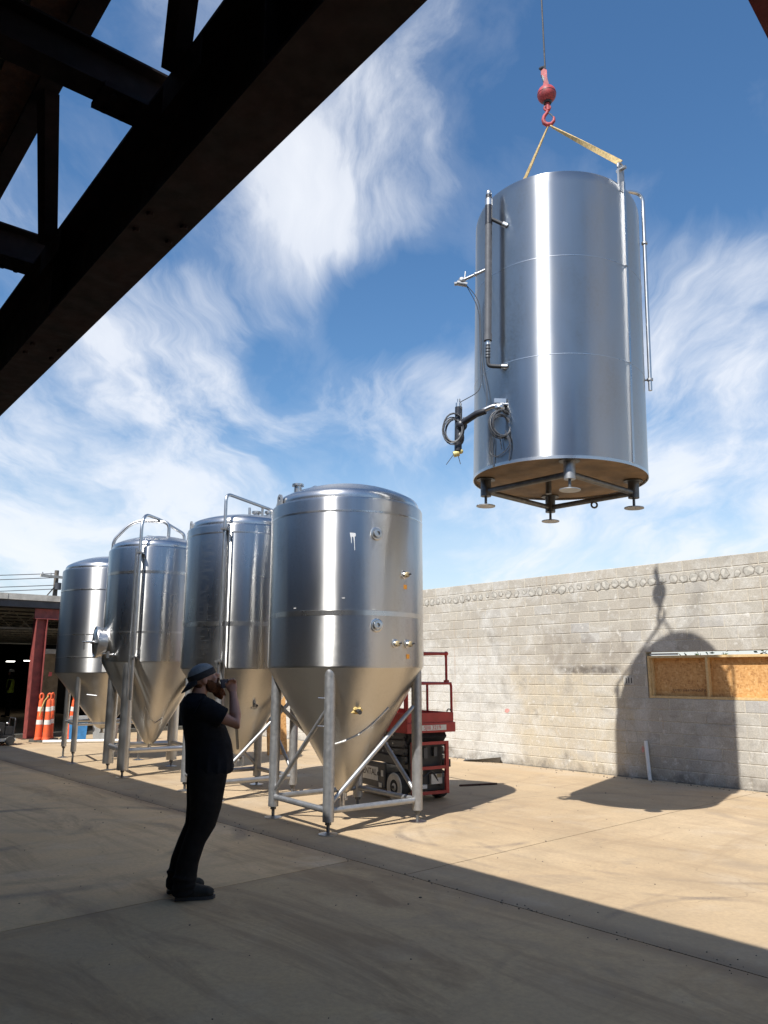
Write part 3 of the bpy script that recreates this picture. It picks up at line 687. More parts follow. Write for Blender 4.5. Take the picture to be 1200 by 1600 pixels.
# utility pole and wires beyond the warehouse
up_ = thing('utility_pole', 'wooden utility pole with a crossarm above the warehouse roof', 'utility pole', (-17.3, 40.4, 0), R_(ALPHA + 10))
m = MB(); m.cyl((0, 0, 0), (0, 0, 6.98), .16, .11, 12); m.build('pole', M['pole_wood'], up_)
m = MB(); m.box((0, -.16, 6.62), (1.9, .10, .13)); m.build('crossarm', M['roof_edge'], up_, smooth=0)
m = MB(); m.box((-.38, -.12, 5.75), (.05, .05, .9), Matrix.Rotation(R_(38), 3, 'Y')); m.build('brace', M['pole_wood'], up_, smooth=0)
m = MB(); m.cyl((.0, -.25, 5.95), (.0, -.25, 6.3), .16, seg=12); m.build('transformer', M['fascia'], up_)
for x in (-.85, -.4, .4, .85): m = MB(); m.cyl((x, -.16, 6.686), (x, -.16, 6.80), .04, .03, 8); m.build('insulator', M['bin_grey'], up_)
P0 = Vector((-17.3, 40.4, 0))
for i, (z, sag) in enumerate(((6.82, .15), (6.6, .2), (6.2, .2), (6.0, .25))):
    pts = [Vector((P0.x - 34 * t, P0.y + 4 * t, z - sag * 4 * t * (1 - t))) for t in [k / 16 for k in range(17)]]
    m = MB(); m.ring(pts, .02, 6)
    tag(m.build('power_line', M['fascia']), ('topmost', 'second highest', 'third highest', 'lowest')[i] + ' power line running left from the utility pole', 'power line', 'power lines over the warehouse')
# ------------------------------------------------------------------ conical fermentation tanks
def frame(C):                                   # outward direction towards the camera, and the sideways one
    c = -Vector((C[0], C[1], 0)).normalized(); return c, Vector((-c.y, c.x, 0))
def fitting(par, C, phi, z, R, kind):
    c, r = frame(C); o = (c * math.cos(R_(phi)) + r * math.sin(R_(phi))); s = r * math.cos(R_(phi)) - c * math.sin(R_(phi)); p = o * R + Vector((0, 0, z)); Z = Vector((0, 0, 1))
    Mx = Matrix((s, Z, o)).transposed()
    def at(a, b, d): return p + s * a + Z * b + o * d
    if kind == 'port':                           # flanged tri-clamp stub on a round pad
        m = MB(); m.lathe([(.078, -.02), (.078, .006), (.072, .010), (.056, .010), (.052, .004), (.03, .004)], 28, p, Mx); f = m.build('port_pad', M['dome_steel'], par)
        m = MB(); m.lathe([(.030, .0), (.030, .03), (.045, .033), (.045, .044), (.026, .046), (.022, .02)], 20, p, Mx); m.build('port_stub', M['pipe_steel'], f)
    elif kind == 'plug':
        m = MB(); m.lathe([(.05, -.02), (.05, .008), (.035, .012), (.026, .03)], 24, p, Mx); f = m.build('coolant_port', M['pipe_steel'], par)
        m = MB(); m.lathe([(.028, .03), (.033, .034), (.031, .06), (.018, .064)], 16, p, Mx); m.build('port_plug', M['tan_plastic'], f)
        m = MB(); m.cyl(at(.0, .0, .05), at(.035, .012, .075), .012, seg=10); m.build('plug_nozzle', M['black_rubber'], f)
    elif kind == 'tag':
        m = MB(); m.box(p + o * .004, (.05, .05, .003), Mx); m.build('orange_tag', M['orange_tag'], par, smooth=0)
    elif kind == 'drip':
        m = MB()
        def blob(pts): n = len(pts); m.add([at(a, b, .0025 - (a * a) / (2 * R)) for a, b in pts], [tuple(range(n))])
        blob([(-.035, .05), (.03, .045), (.035, .015), (.012, -.01), (-.008, .005), (-.02, -.02), (-.03, .01)])
        blob([(.005, .01), (.02, .01), (.022, -.06), (.026, -.15), (.02, -.155), (.016, -.08)]); blob([(-.022, 0), (-.012, 0), (-.012, -.07), (-.018, -.075)])
        m.build('white_drip', M['drip'], par, smooth=0)
    elif kind == 'chip':
        m = MB(); m.box(p + o * .001, (.035, .008, .003), Mx); m.build('scuff', M['white_plate'], par, smooth=0)
    elif kind == 'manway':
        m = MB(); m.lathe([(.25, -.10), (.25, .06), (.27, .065), (.27, .09), (.24, .10), (.2, .13), (.0, .16)], 40, p, Mx); f = m.build('manway_door', M['dome_steel'], par)
        m = MB(); m.ring(arc(p + o * .10, .255, 0, 360, 40, s, Z)[:-1], .018, 10, closed=True); m.build('door_ring', M['pipe_steel'], f)
        m = MB(); m.cyl(at(0, 0, .15), at(0, 0, .30), .018, seg=12); m.cyl(at(-.13, 0, .29), at(.13, 0, .29), .013, seg=10); m.cyl(at(0, -.13, .29), at(0, .13, .29), .013, seg=10); m.build('clamp_handle', M['pipe_steel'], f)
        m = MB(); m.box(at(.0, 0, .13), (.56, .05, .025), Mx); m.build('door_arm', M['pipe_steel'], f)
    elif kind == 'valve':
        m = MB(); m.cyl(at(0, 0, -.05), at(0, 0, .14), .022, seg=14); m.lathe([(.036, .04), (.036, .06)], 18, p, Mx); f = m.build('valve_stub', M['pipe_steel'], par)
        m = MB(); m.cyl(at(0, -.05, .14), at(0, .06, .14), .03, seg=14); m.cyl(at(-.12, .02, .15), at(.03, .02, .15), .012, seg=8); m.build('valve_body', M['pipe_steel'], f)
    elif kind == 'plate':
        m = MB(); m.box(p + o * .006, (.20, .34, .004), Mx); m.build('shell_plate', M['white_plate'], par, smooth=0)
    elif kind == 'nameplate':
        m = MB(); m.box(p + o * .006, (.10, .30, .004), Mx); m.build('name_plate', M['white_plate'], par, smooth=0)
    elif kind == 'cone_port':
        m = MB(); m.lathe([(.06, -.05), (.06, .01), (.024, .02), (.024, .12), (.019, .12), (.019, .06)], 20, p, Mx); m.build('racking_port', M['pipe_steel'], par)

def lug(par, C, phi, z, R):
    c, r = frame(C); o = (c * math.cos(R_(phi)) + r * math.sin(R_(phi))); s = r * math.cos(R_(phi)) - c * math.sin(R_(phi)); p = o * R + Vector((0, 0, z))
    pts = [(-.055, 0), (.055, 0), (.055, .15)] + [(.055 * math.cos(R_(a)), .15 + .055 * math.sin(R_(a))) for a in range(15, 180, 15)] + [(-.055, .15)]
    hole = 10; m = MB(); Mx = Matrix((s, Vector((0, 0, 1)), o)).transposed()
    # plate with a hole: ring of quads between outline and hole
    out = [Vector((0.055 * (1 if abs(math.cos(t)) > .7071 else abs(math.cos(t)) / .7071) * (1 if math.cos(t) > 0 else -1), 0)) for t in (0,)]
    N = 24; ou = []; ho = []
    for i in range(N):
        t = 2 * math.pi * i / N; x, y = math.cos(t), math.sin(t)
        ho.append((.028 * x, .15 + .028 * y))
        if y >= 0: ou.append((.058 * x, .15 + .058 * y))
        else:
            k = min(.058 / max(abs(x), 1e-6), .15 / max(-y, 1e-6)); ou.append((x * k, .15 + y * k))
    vs = [p + Mx @ Vector((x, y, q)) for q in (-.012, .012) for x, y in ou + ho]
    F = []
    for i in range(N):
        j = (i + 1) % N
        F += [(i, j, N + j, N + i), (2 * N + i, 3 * N + i, 3 * N + j, 2 * N + j), (i, 2 * N + i, 2 * N + j, j), (N + i, N + j, 3 * N + j, 3 * N + i)]
    m.add(vs, F); m.build('lifting_lug', M['matte_steel'], par)

def pipe_part(par, name, path, r, mt='pipe_steel', fr_=.12, seg=12):
    m = MB(); m.ring(fillet(path, fr_), r, seg); return m.build(name, M[mt], par)

def tank(label, C, R, zc, zr, dome, tipz, tipr, legR, legr, rot, lm, shell_m, cone_m='cone_steel', foot_z=.13, bars=(.24,), brace=True, bar_r=.033, bands=(), leg_top=None):
    T = thing('fermentation_tank', label, 'tank', (C[0], C[1], 0), 0, 'conical fermentation tanks in a row')
    # shell: jacketed cylinder with rolled shoulders
    m = MB(); m.lathe([(R - .03, zc - .004), (R - .004, zc), (R, zc + .012), (R, zr - .03), (R - .008, zr - .01), (R - .03, zr + .004), (R - .05, zr + .01)], 128); m.v = m.v
    sh = m.build('shell', M[shell_m], T, smooth=50)
    for z, h, t in bands:
        m = MB(); m.lathe([(R - .01, z - .001), (R + t, z), (R + t, z + h), (R - .01, z + h + .001)], 128); m.build('weld_band', M['dome_steel'], sh, smooth=30)
    rd = R - .045; prof = [(rd, zr - .03), (rd, zr + .03)]
    kn = .10
    for i in range(1, 7):
        a = R_(i * 11); prof.append((rd - kn + kn * math.cos(a), zr + .03 + kn * math.sin(a)))
    r0, z0 = prof[-1]
    for i in range(1, 13):
        t = i / 12; prof.append((r0 * (1 - t), z0 + (dome - (z0 - zr)) * (1 - (1 - t) ** 2) ** .92 if t < 1 else zr + dome))
    m = MB(); m.lathe(prof, 128); m.build('dome', M['dome_steel'], T, smooth=60)
    m = MB(); cr = R - .012; m.lathe([(cr, zc + .02), (cr, zc - .012), (tipr + (cr - tipr) * .06, tipz + (zc - tipz) * .05), (tipr, tipz), (tipr * .55, tipz - .03), (.03, tipz - .04), (.03, tipz - .10), (.045, tipz - .10), (.045, tipz - .115), (.026, tipz - .117)], 112)
    cn = m.build('cone', M[cone_m], T, smooth=30)
    P = []
    for k in range(4):
        a = R_(-90 + 90 * k + rot); x, y = legR * math.cos(a), legR * math.sin(a); P.append(Vector((x, y, 0)))
        top = leg_top or zc - (R - legR) * (zc - tipz) / (R - tipr) + .16
        m = MB(); m.ring([(x, y, foot_z), (x, y, top - .1), (x, y, top - .02), (x * .985, y * .985, top + .01)], [legr, legr, legr * .97, legr * .6], 24); lg = m.build('leg', M[lm], T, smooth=50)
        m = MB(); m.cyl((x, y, .012), (x, y, foot_z + .01), .019, seg=12); m.cyl((x, y, foot_z - .035), (x, y, foot_z - .002), .034, seg=6); m.build('levelling_screw', M['dark_steel'], lg)
        m = MB(); m.lathe([(.105, 0), (.105, .008), (.07, .014), (.03, .024), (0, .026)], 24, (x, y, 0)); m.build('foot_pad', M['pipe_steel'], lg)
    for z in bars:
        for k in range(4):
            a, b = P[k], P[(k + 1) % 4]; u = (b - a).normalized() * (legr * .9)
            m = MB(); m.cyl(a + u + Vector((0, 0, z)), b - u + Vector((0, 0, z)), bar_r, seg=16); m.build('cross_bar', M[lm], T)
    if brace:
        for k in range(4):
            a, b = P[(k - 1) % 4], P[k]; u = (b - a).normalized()
            m = MB(); m.cyl(a + u * (legr * .8) + Vector((0, 0, .33)), b - u * (legr * .8) + Vector((0, 0, 1.30)), bar_r * .8, seg=14); m.build('diagonal_brace', M[lm], T)
    return T

C1 = (-.47, 9.62)
T1 = tank('nearest fermentation tank, its pale steel legs diagonally braced, red scissor lift behind', C1, .955, 1.765, 3.70, .33, .34, .09, .87, .062, -8.6, 'matte_steel', 'steel', bands=((2.33, .055, .0025), (3.52, .02, .002)))
c, r = frame(C1); RR = .955
for phi, z, k in ((21, 3.27, 'port'), (45, 2.82, 'plug'), (46, 2.68, 'tag'), (21, 2.22, 'port'), (36, 2.02, 'plug'), (48, 2.02, 'plug'), (48.5, 1.88, 'tag'), (4, 3.22, 'drip'), (-2, 2.52, 'chip'), (-38, 2.42, 'chip'), (19, 2.40, 'chip')):
    fitting(T1, C1, phi, z, RR, k)
lug(T1, C1, -62, 3.62, .93); lug(T1, C1, 118, 3.62, .93)
def loc(C, phi, z, R): c, r = frame(C); return (c * math.cos(R_(phi)) + r * math.sin(R_(phi))) * R + Vector((0, 0, z))
pipe_part(T1, 'vent_pipe', [loc(C1, -120, 3.75, .62), loc(C1, -120, 4.05, .62), loc(C1, -95, 4.05, .40), loc(C1, -95, 3.9, .38)], .022, fr_=.06)
m = MB(); m.lathe([(.05, 3.72), (.05, 3.98), (.075, 3.985), (.075, 4.01), (0, 4.015)], 24, loc(C1, -70, 0, .66)); m.build('top_fitting', M['pipe_steel'], T1)
m = MB(); m.lathe([(.06, 3.8), (.06, 3.99), (.08, 3.995), (.08, 4.01), (0, 4.012)], 24, (0.02, .1, 0)); m.build('top_fitting', M['pipe_steel'], T1)
# torn foam round the port on the cone, and the outlet pipe running up the cone
zc_ = 1.28; rc_ = .09 + (.945 - .09) * (zc_ - .34) / (1.765 - .34); P = loc(C1, 12, zc_, rc_ + .005)
m = MB(); random.seed(3)
cs = cn_ = loc(C1, 12, 0, 1).normalized(); s_ = Vector((-cs.y, cs.x, 0)); nrm = (cs * .86 + Vector((0, 0, -.51))).normalized(); u_ = s_.cross(nrm)
rr_ = [.075, .06, .085, .055, .07, .09, .05, .065, .08, .05, .07, .06]; nr = len(rr_)
ring0 = [P + s_ * (rr_[i] * math.cos(2 * math.pi * i / nr)) + u_ * (rr_[i] * .8 * math.sin(2 * math.pi * i / nr)) - nrm * .01 for i in range(nr)]
ring1 = [P + s_ * (rr_[i] * .8 * math.cos(2 * math.pi * i / nr)) + u_ * (rr_[i] * .62 * math.sin(2 * math.pi * i / nr)) + nrm * random.uniform(.008, .03) for i in range(nr)]
ring2 = [P + s_ * (.03 * math.cos(2 * math.pi * i / nr)) + u_ * (.03 * math.sin(2 * math.pi * i / nr)) + nrm * random.uniform(.012, .028) for i in range(nr)]
m.add(ring0 + ring1 + ring2, [(i, (i + 1) % nr, nr + (i + 1) % nr, nr + i) for i in range(nr)] + [(nr + i, nr + (i + 1) % nr, 2 * nr + (i + 1) % nr, 2 * nr + i) for i in range(nr)] + [tuple(range(2 * nr, 3 * nr))])
fo = m.build('foam_patch', M['foam'], T1, smooth=0)
cdir = (loc(C1, 12, 0, 1)).normalized()
m = MB(); m.cyl(P, P + cdir * .09 + Vector((0.01, 0, -.02)), .024, seg=16); m.cyl(P + cdir * .088 + Vector((0.01, 0, -.02)), P + cdir * .0905 + Vector((0.01, 0, -.02)), .018, seg=16); m.build('racking_port', M['black_rubber'], T1)
pts = [loc(C1, ph, z, .09 + (.945 - .09) * (z - .34) / 1.425 + .012) for ph, z in ((-22, .88), (0, .93), (18, 1.0), (34, 1.12), (48, 1.30))]
m = MB(); m.ring(pts, .012, 8); m.build('weld_seam', M['white_plate'], T1)
m = MB(); m.cyl((-.02, -.02, .10), (-.02, -.02, .34), .03, seg=16); m.lathe([(.05, .10), (.05, .125)], 20, (-.02, -.02, 0)); m.build('bottom_outlet', M['pipe_steel'], T1)
for z in (1.42, 1.12):
    m = MB(); q = Vector((.87 * math.cos(R_(-98.6)), .87 * math.sin(R_(-98.6)), z)); m.cyl(q + Vector((-.06, -.01, 0)), q + Vector((-.13, -.03, 0.005)), .008, seg=8); m.build('hose_hook', M['pipe_steel'], T1)

C2 = (-2.12, 11.72)
T2 = tank('second fermentation tank from the right, partly hidden by the standing man', C2, .90, 1.76, 3.80, .26, .55, .09, .82, .062, -10, 'matte_steel', 'steel_b', bands=((2.34, .06, .0025), (3.66, .02, .002)))
# wash pipe: up the front, over the dome
a = loc(C2, -19, 0, .97)
pipe_part(T2, 'wash_pipe', [a + Vector((0, 0, 1.35)), a + Vector((0, 0, 4.22)), Vector((.30, .1, 4.22)), Vector((.45, .1, 4.16))], .024, fr_=.12)
b = loc(C2, -15, 0, .96); pipe_part(T2, 'probe_tube', [b + Vector((0, 0, 1.5)), b + Vector((0, 0, 3.74))], .014)
m = MB()
for z in (1.85, 3.70): m.box(a * .965 + Vector((0, 0, z)), (.16, .09, .03), rotz(math.atan2(a.y, a.x)))
m.build('pipe_bracket', M['pipe_steel'], T2)
for x in (.12, .32):
    m = MB(); m.cyl((x, .08, 3.9), (x, .08, 4.14), .05, seg=20); m.cyl((x, .08, 4.14), (x, .08, 4.17), .075, seg=20); m.cyl((x - .1, .02, 4.08), (x - .1, .02, 4.22), .02, seg=10); m.box((x - .05, .02, 4.09), (.14, .02, .02)); m.build('top_valve', M['pipe_steel'], T2)
lug(T2, C2, -75, 3.72, .86); lug(T2, C2, 105, 3.72, .86)
sr = MB()
for i in range(64):                              # stamped graduation lines
    z = 1.90 + i * .0265; w = random.choice((.08, .12, .2, .3, .4))
    p0 = loc(C2, -47, z, .9022); p1 = loc(C2, -47 + w * 55, z, .9022); pm = loc(C2, -47 + w * 27, z, .9026)
    q = Vector((0, 0, .0016)); sr.add([p0, pm, p1, p1 + q, pm + q, p0 + q], [(0, 1, 4, 5), (1, 2, 3, 4)])
tag(sr.build('scuff_lines', M['matte_steel'], T2, smooth=0), kind='stuff')
zc_ = 1.24; rc_ = .09 + .8 * (zc_ - .55) / 1.21
fitting(T2, C2, 20, zc_, rc_ - .02, 'cone_port')
pts = [loc(C2, -8, z, .09 + .8 * (z - .55) / 1.21 + .02) for z in (1.6, 1.3, 1.0, .8, .62)]
m = MB(); m.ring(pts, .02, 10); m.build('drain_pipe', M['dark_steel'], T2)
m = MB(); m.cyl((-.05, -.02, .36), (-.05, -.02, .5), .022, seg=12); m.cyl((.05, -.02, .36), (.05, -.02, .5), .022, seg=12); m.build('outlet_branch', M['pipe_steel'], T2)

C3 = (-4.14, 14.1)
T3 = tank('fermentation tank with a round manway door and bent pipes over its dome', C3, .905, 1.88, 3.86, .30, .50, .10, .80, .095, -14, 'pipe_steel', 'steel_b', foot_z=.12, bars=(.42,), brace=False, bar_r=.045, bands=((2.36, .03, .002), (3.38, .05, .003)))
a = loc(C3, -20, 0, 1.0)
pipe_part(T3, 'wash_pipe', [a + Vector((0, 0, 1.25)), a + Vector((0, 0, 4.42)), Vector((.02, -.1, 4.46)), Vector((.42, .0, 4.22)), Vector((.42, 0, 4.08))], .028, fr_=.3)
b = loc(C3, -24, 0, .99); pipe_part(T3, 'probe_tube', [b + Vector((0, 0, 1.3)), b + Vector((0, 0, 3.8))], .018)
e = loc(C3, -88, 3.88, .84); pipe_part(T3, 'blow_off_pipe', [e, e + Vector((0, 0, .18)), e + Vector((.34, 0, .56)), e + Vector((1.0, 0, .52)), e + Vector((1.0, 0, .25))], .03, fr_=.28)
for z in (1.95, 3.72):
    m = MB(); m.box(a * .965 + Vector((0, 0, z)), (.16, .09, .03), rotz(math.atan2(a.y, a.x))); m.build('pipe_bracket', M['pipe_steel'], T3)
fitting(T3, C3, -76, 2.22, .93, 'manway'); fitting(T3, C3, -47, 1.99, .90, 'valve'); fitting(T3, C3, -84, 2.78, .905, 'nameplate')
m = MB(); m.lathe([(.045, 3.9), (.045, 4.12), (.07, 4.13), (.07, 4.15), (0, 4.16)], 20, (-.15, -.2, 0)); m.build('top_fitting', M['pipe_steel'], T3)
m = MB(); m.lathe([(.04, 3.9), (.04, 4.19), (.06, 4.2), (.06, 4.22), (0, 4.23)], 20, (.5, .2, 0)); m.build('top_fitting', M['pipe_steel'], T3)
lug(T3, C3, -100, 3.74, .87)
q = loc(C3, -45, 1.05, .40); m = MB(); m.cyl(q * .8 + Vector((0, 0, .2)), q * 1.25 + Vector((0, 0, .2)), .03, seg=12); m.cyl(q * 1.25 + Vector((-.1, 0, .26)), q * 1.25 + Vector((.02, 0, .26)), .016, seg=8); m.cyl(q * 1.25 + Vector((0, 0, -.0)), q * 1.25 + Vector((0, 0, .28)), .026, seg=12); m.build('sample_valve', M['pipe_steel'], T3)
pts = [loc(C3, ph, z, .10 + .79 * (z - .5) / 1.38 + .010) for ph, z in ((-14, 1.12), (-2, .92), (14, .84), (32, .92))]
m = MB(); m.ring(pts, .013, 8); m.build('weld_seam', M['dome_steel'], T3)
m = MB(); m.box(loc(C3, 10, 1.62, .10 + .79 * (1.62 - .5) / 1.38 + .004), (.28, .28, .004), Matrix.Rotation(R_(30), 3, 'X') ); 

C4 = (-5.72, 16.15)
T4 = tank('dull grey fermentation tank farthest left, its legs tapering to black feet', C4, .985, 1.70, 3.75, .34, .62, .12, .87, .052, -15, 'pipe_steel', 'steel_g', foot_z=.22, bars=(.72,), brace=False, bar_r=.028, bands=((1.98, .02, .004), (2.42, .018, .002), (3.30, .022, .004)))
for z in (0,):
    for dx in (-.09, 0, .09):
        p = loc(C4, 22 + dx * 60, 3.70, .985); m = MB(); m.cyl(p, p + loc(C4, 22, 0, 1).normalized() * .06 + Vector((0, 0, .02)), .018, seg=8); m.build('rim_tag', M['black_rubber'], T4)
m = MB(); m.cyl(loc(C4, 30, 3.8, .6), loc(C4, 30, 4.06, .6), .03, seg=12); m.cyl(loc(C4, 30, 4.0, .6) + Vector((-.07, 0, 0)), loc(C4, 30, 4.0, .6) + Vector((.07, 0, 0)), .03, seg=12); m.build('top_fitting', M['matte_steel'], T4)
fitting(T4, C4, 1, 1.88, .985, 'plate')
p = loc(C4, -10, 1.28, .87); m = MB(); m.cyl(p + Vector((-.18, 0, 0)), p + Vector((.02, -.02, -.02)), .014, seg=8); m.build('hose_hook', M['matte_steel'], T4)

# ------------------------------------------------------------------ the tank on the crane
HC = Vector((2.03, 8.65, 0)); HR = .985; HZ = 3.88; HH = 3.42
HT = thing('storage_tank', 'bright steel flat-bottomed tank hanging from the crane hook above the yard', 'tank', (HC.x, HC.y, HZ))
HT.rotation_euler = (0, R_(1.9), 0)
HC_ = (HC.x, HC.y)
m = MB(); m.lathe([(HR - .006, 0), (HR, .004), (HR, HH - .20), (HR - .004, HH - .165), (HR - .013, HH - .13), (HR - .029, HH - .09), (HR - .052, HH - .05), (HR - .082, HH - .02), (HR - .12, HH)], 160); m.f = [f for f in m.f if len(f) < 10]; sh = m.build('shell', M['steel_h'], HT, smooth=50)
for z in (HH * .335, HH * .672):
    m = MB(); m.lathe([(HR - .004, z - .001), (HR + .0025, z), (HR + .0025, z + .007), (HR - .004, z + .008)], 160); m.build('weld_band', M['dome_steel'], sh, smooth=30)
prof = [(HR - .10, HH - .02), (HR - .118, HH + .002), (HR - .15, HH + .018)]
for i in range(1, 11):
    t = i / 10; prof.append(((HR - .15) * (1 - t), HH + .018 + .14 * (1 - (1 - t) ** 2)))
m = MB(); m.lathe(prof, 128); m.build('dome', M['dome_steel'], HT, smooth=60)
m = MB(); m.lathe([(0, .012), (HR - .02, .010), (HR - .004, .012), (HR - .004, .02), (0, .02)], 96); m.build('underside', M['underside'], HT, smooth=30)
m = MB(); m.lathe([(HR - .002, -.012), (HR + .004, -.012), (HR + .004, .02), (HR - .002, .02)], 128); m.f = [f for f in m.f if len(f) < 10]; m.build('bottom_rim', M['dome_steel'], HT, smooth=30)
c, r = frame(HC_); LEG = []
for k in range(4):
    ph = 8 + 90 * k; p = loc(HC_, ph, 0, .84); LEG.append(p)
    m = MB(); m.cyl(p + Vector((0, 0, -.20)), p + Vector((0, 0, .009)), .062, seg=24); lg = m.build('leg', M['matte_steel'] if k == 0 else M['dark_steel'], HT)
    m = MB(); m.lathe([(.11, -.006), (.11, .0)], 24, p); m.build('leg_pad', M['dark_steel'], lg)
    m = MB(); m.cyl(p + Vector((0, 0, -.30)), p + Vector((0, 0, -.195)), .016, seg=10); m.build('levelling_screw', M['dark_steel'], lg)
    m = MB(); m.lathe([(.11, -.32), (.11, -.31), (.04, -.295), (0, -.29)], 28, p); m.build('foot_pad', M['matte_steel'], lg)
for k in range(4):
    a, b = LEG[k], LEG[(k + 1) % 4]; u = (b - a).normalized() * .055; m = MB(); m.cyl(a + u + Vector((0, 0, -.14)), b - u + Vector((0, 0, -.14)), .032, seg=14); m.build('leg_tie', M['dark_steel'], HT)
m = MB(); m.cyl((-.1, .1, -.14), (-.1, .1, .01), .035, seg=14); m.build('drain_stub', M['dark_steel'], HT)
p = (LEG[1] * .55 + LEG[2] * .45); m = MB(); m.ring(arc(p + Vector((0, 0, -.20)), .035, 0, 360, 12, (1, 0, 0), (0, 0, 1))[:-1], .012, 8, closed=True); m.build('shackle', M['dark_steel'], HT)
# insulated pipe with taped ends
pa = loc(HC_, -42, 0, HR + .13)
def up(v, z): return Vector((v.x, v.y, z))
m = MB(); m.cyl(up(pa, 1.42), up(pa, 3.20), .040, seg=20); m.cyl(up(pa, 1.42), up(pa, 1.50), .045, seg=20); ip = m.build('insulated_pipe', M['insul'], HT)
m = MB(); m.cyl(up(pa, 2.86), up(pa, 3.10), .043, seg=20); m.cyl(up(pa, 3.18), up(pa, 3.24), .036, seg=18); m.build('pipe_tape', M['tape'], ip)
m = MB(); m.cyl(up(pa, 3.10), up(pa, 3.18), .0435, seg=20); m.ball(up(pa, 3.26), (.034, .034, .05), 14, 8); m.build('pipe_joint', M['pipe_steel'], ip)
sA = loc(HC_, -33, 0, HR - .01)
m = MB(); m.ring(fillet([up(pa, 1.43), up(pa, 1.20), up(pa * .97 + sA * .03, 1.12), up(sA, 1.10)], .05), .023, 14); el = m.build('elbow', M['black_rubber'], ip)
for i in range(4):
    m = MB(); m.cyl(up(pa, 1.22 + i * .035), up(pa, 1.238 + i * .035), .029, seg=16); m.build('hose_clamp', M['dark_steel'], el)
m = MB(); m.cyl(up(pa, 1.37), up(pa, 1.415), .026, seg=16); m.cyl(up(pa * .3 + sA * .7, 1.105), up(sA, 1.10), .032, seg=16); m.build('ferrule', M['pipe_steel'], el)
m = MB(); m.ring([up(pa, 2.95), up(sA, 2.82)], [.022, .022], 12); m.build('stand_off', M['black_rubber'], ip); m = MB(); m.cyl(up(pa * .25 + sA * .75, 2.855), up(sA, 2.82), .03, seg=14); m.build('stand_off_collar', M['pipe_steel'], ip)
# upper sensor arm
q0 = loc(HC_, -50, 2.42, HR); q1 = loc(HC_, -62, 2.32, HR + .24)
m = MB(); m.ring([q0, q0 * .5 + q1 * .5, q1], [.018, .018, .018], 12); m.ball(q0 * .5 + q1 * .5, .026, 10, 8); sa_ = m.build('sensor_arm', M['pipe_steel'], HT)
m = MB(); m.ball(q1, .045, 12, 8); m.cyl(q1 + Vector((-.06, 0, -.03)), q1 + Vector((.06, 0, -.05)), .03, seg=12); m.cyl(q1 + Vector((-.09, 0, -.045)), q1 + Vector((-.055, 0, -.04)), .022, seg=10); m.cyl(q1 + Vector((.03, 0, .0)), q1 + Vector((.04, 0, .12)), .008, seg=8); m.build('sensor_head', M['matte_steel'], sa_)
# lower valve arm with coiled cables
v0 = loc(HC_, -36, .66, HR); v1 = loc(HC_, -50, .60, HR + .16); v2 = loc(HC_, -62, .52, HR + .26)
m = MB(); m.ring(fillet([v0, v0 * .6 + v1 * .4 + Vector((0, 0, .03)), v1], .04), .028, 14); va = m.build('valve_arm', M['pipe_steel'], HT)
m = MB(); m.ring([v0 * .35 + v1 * .65, v1, v2], [.036, .038, .04], 14); m.build('arm_wrap', M['tape'], va)
m = MB(); m.cyl(v2 + Vector((0, 0, -.30)), v2 + Vector((0, 0, .22)), .042, seg=16); m.ball(v2 + Vector((.03, -.02, 0)), .07, 12, 8); m.ball(v2 + Vector((.02, 0, -.14)), (.05, .05, .09), 12, 8); m.build('valve_body', M['tape'], va)
m = MB(); m.cyl(v2 + Vector((0, 0, .22)), v2 + Vector((0, 0, .27)), .034, seg=14); m.cyl(v2 + Vector((0, 0, .27)), v2 + Vector((0, 0, .32)), .018, seg=12); m.cyl(v2 + Vector((.05, -.03, .08)), v2 + Vector((.17, -.02, .1)), .016, seg=10); m.build('valve_tip', M['pipe_steel'], va)
m = MB(); m.cyl(v2 + Vector((-.05, 0, -.34)), v2 + Vector((.01, 0, -.32)), .035, seg=12); m.ball(v2 + Vector((.03, 0, -.30)), .03, 10, 8); m.build('yellow_fitting', M['brass'], va)
m = MB(); m.box(v0 + loc(HC_, -36, 0, .05) + Vector((0, 0, .04)), (.13, .03, .05)); m.ball(v0 + loc(HC_, -36, 0, .06) + Vector((0, 0, -.04)), (.055, .05, .05), 12, 8); m.cyl(v0 + loc(HC_, -33, 0, .06), v0 + loc(HC_, -30, .0, .06) + Vector((.13, 0, .0)), .014, seg=10); m.build('junction_clamp', M['pipe_steel'], va)
random.seed(11)
def coil(par, cen, rx, rz, turns, ax, rad=.0065, spread=.04):
    ax = Vector(ax).normalized(); pts = []
    o = Vector((ax.y, -ax.x, 0))
    for i in range(turns * 20):
        t = 2 * math.pi * i / 20; k = 1 + .10 * math.sin(i * .37) + .16 * math.sin(i * .053 + 2)
        pts.append(Vector(cen) + ax * (rx * k * math.cos(t)) + Vector((0, 0, rz * k * math.sin(t))) + o * (spread * math.sin(i * .21)))
    m = MB(); m.ring(pts, rad, 7); return m.build('cable_coil', M['cable'], par)
co1 = coil(HT, v2 + Vector((-.06, -.03, -.06)), .105, .155, 8, (1, -.15, 0))
pcoil = loc(HC_, -35, .42, HR + .06); co2 = coil(HT, pcoil, .105, .135, 10, r * .85 - c * .45)
def loose(par, pts, rad=.0055): m = MB(); m.ring(fillet(pts, .15, 5), rad, 6); return m.build('loose_cable', M['cable'], par)
loose(HT, [loc(HC_, -44, .30, HR + .03), loc(HC_, -44, .08, HR + .02), loc(HC_, -44, -.02, HR + .01)])
loose(HT, [loc(HC_, -45, .34, HR + .03), loc(HC_, -47, .14, HR + .02), loc(HC_, -40, .08, HR + .02), loc(HC_, -32, .14, HR + .02), loc(HC_, -29, .22, HR + .02), loc(HC_, -33, .36, HR + .03)])
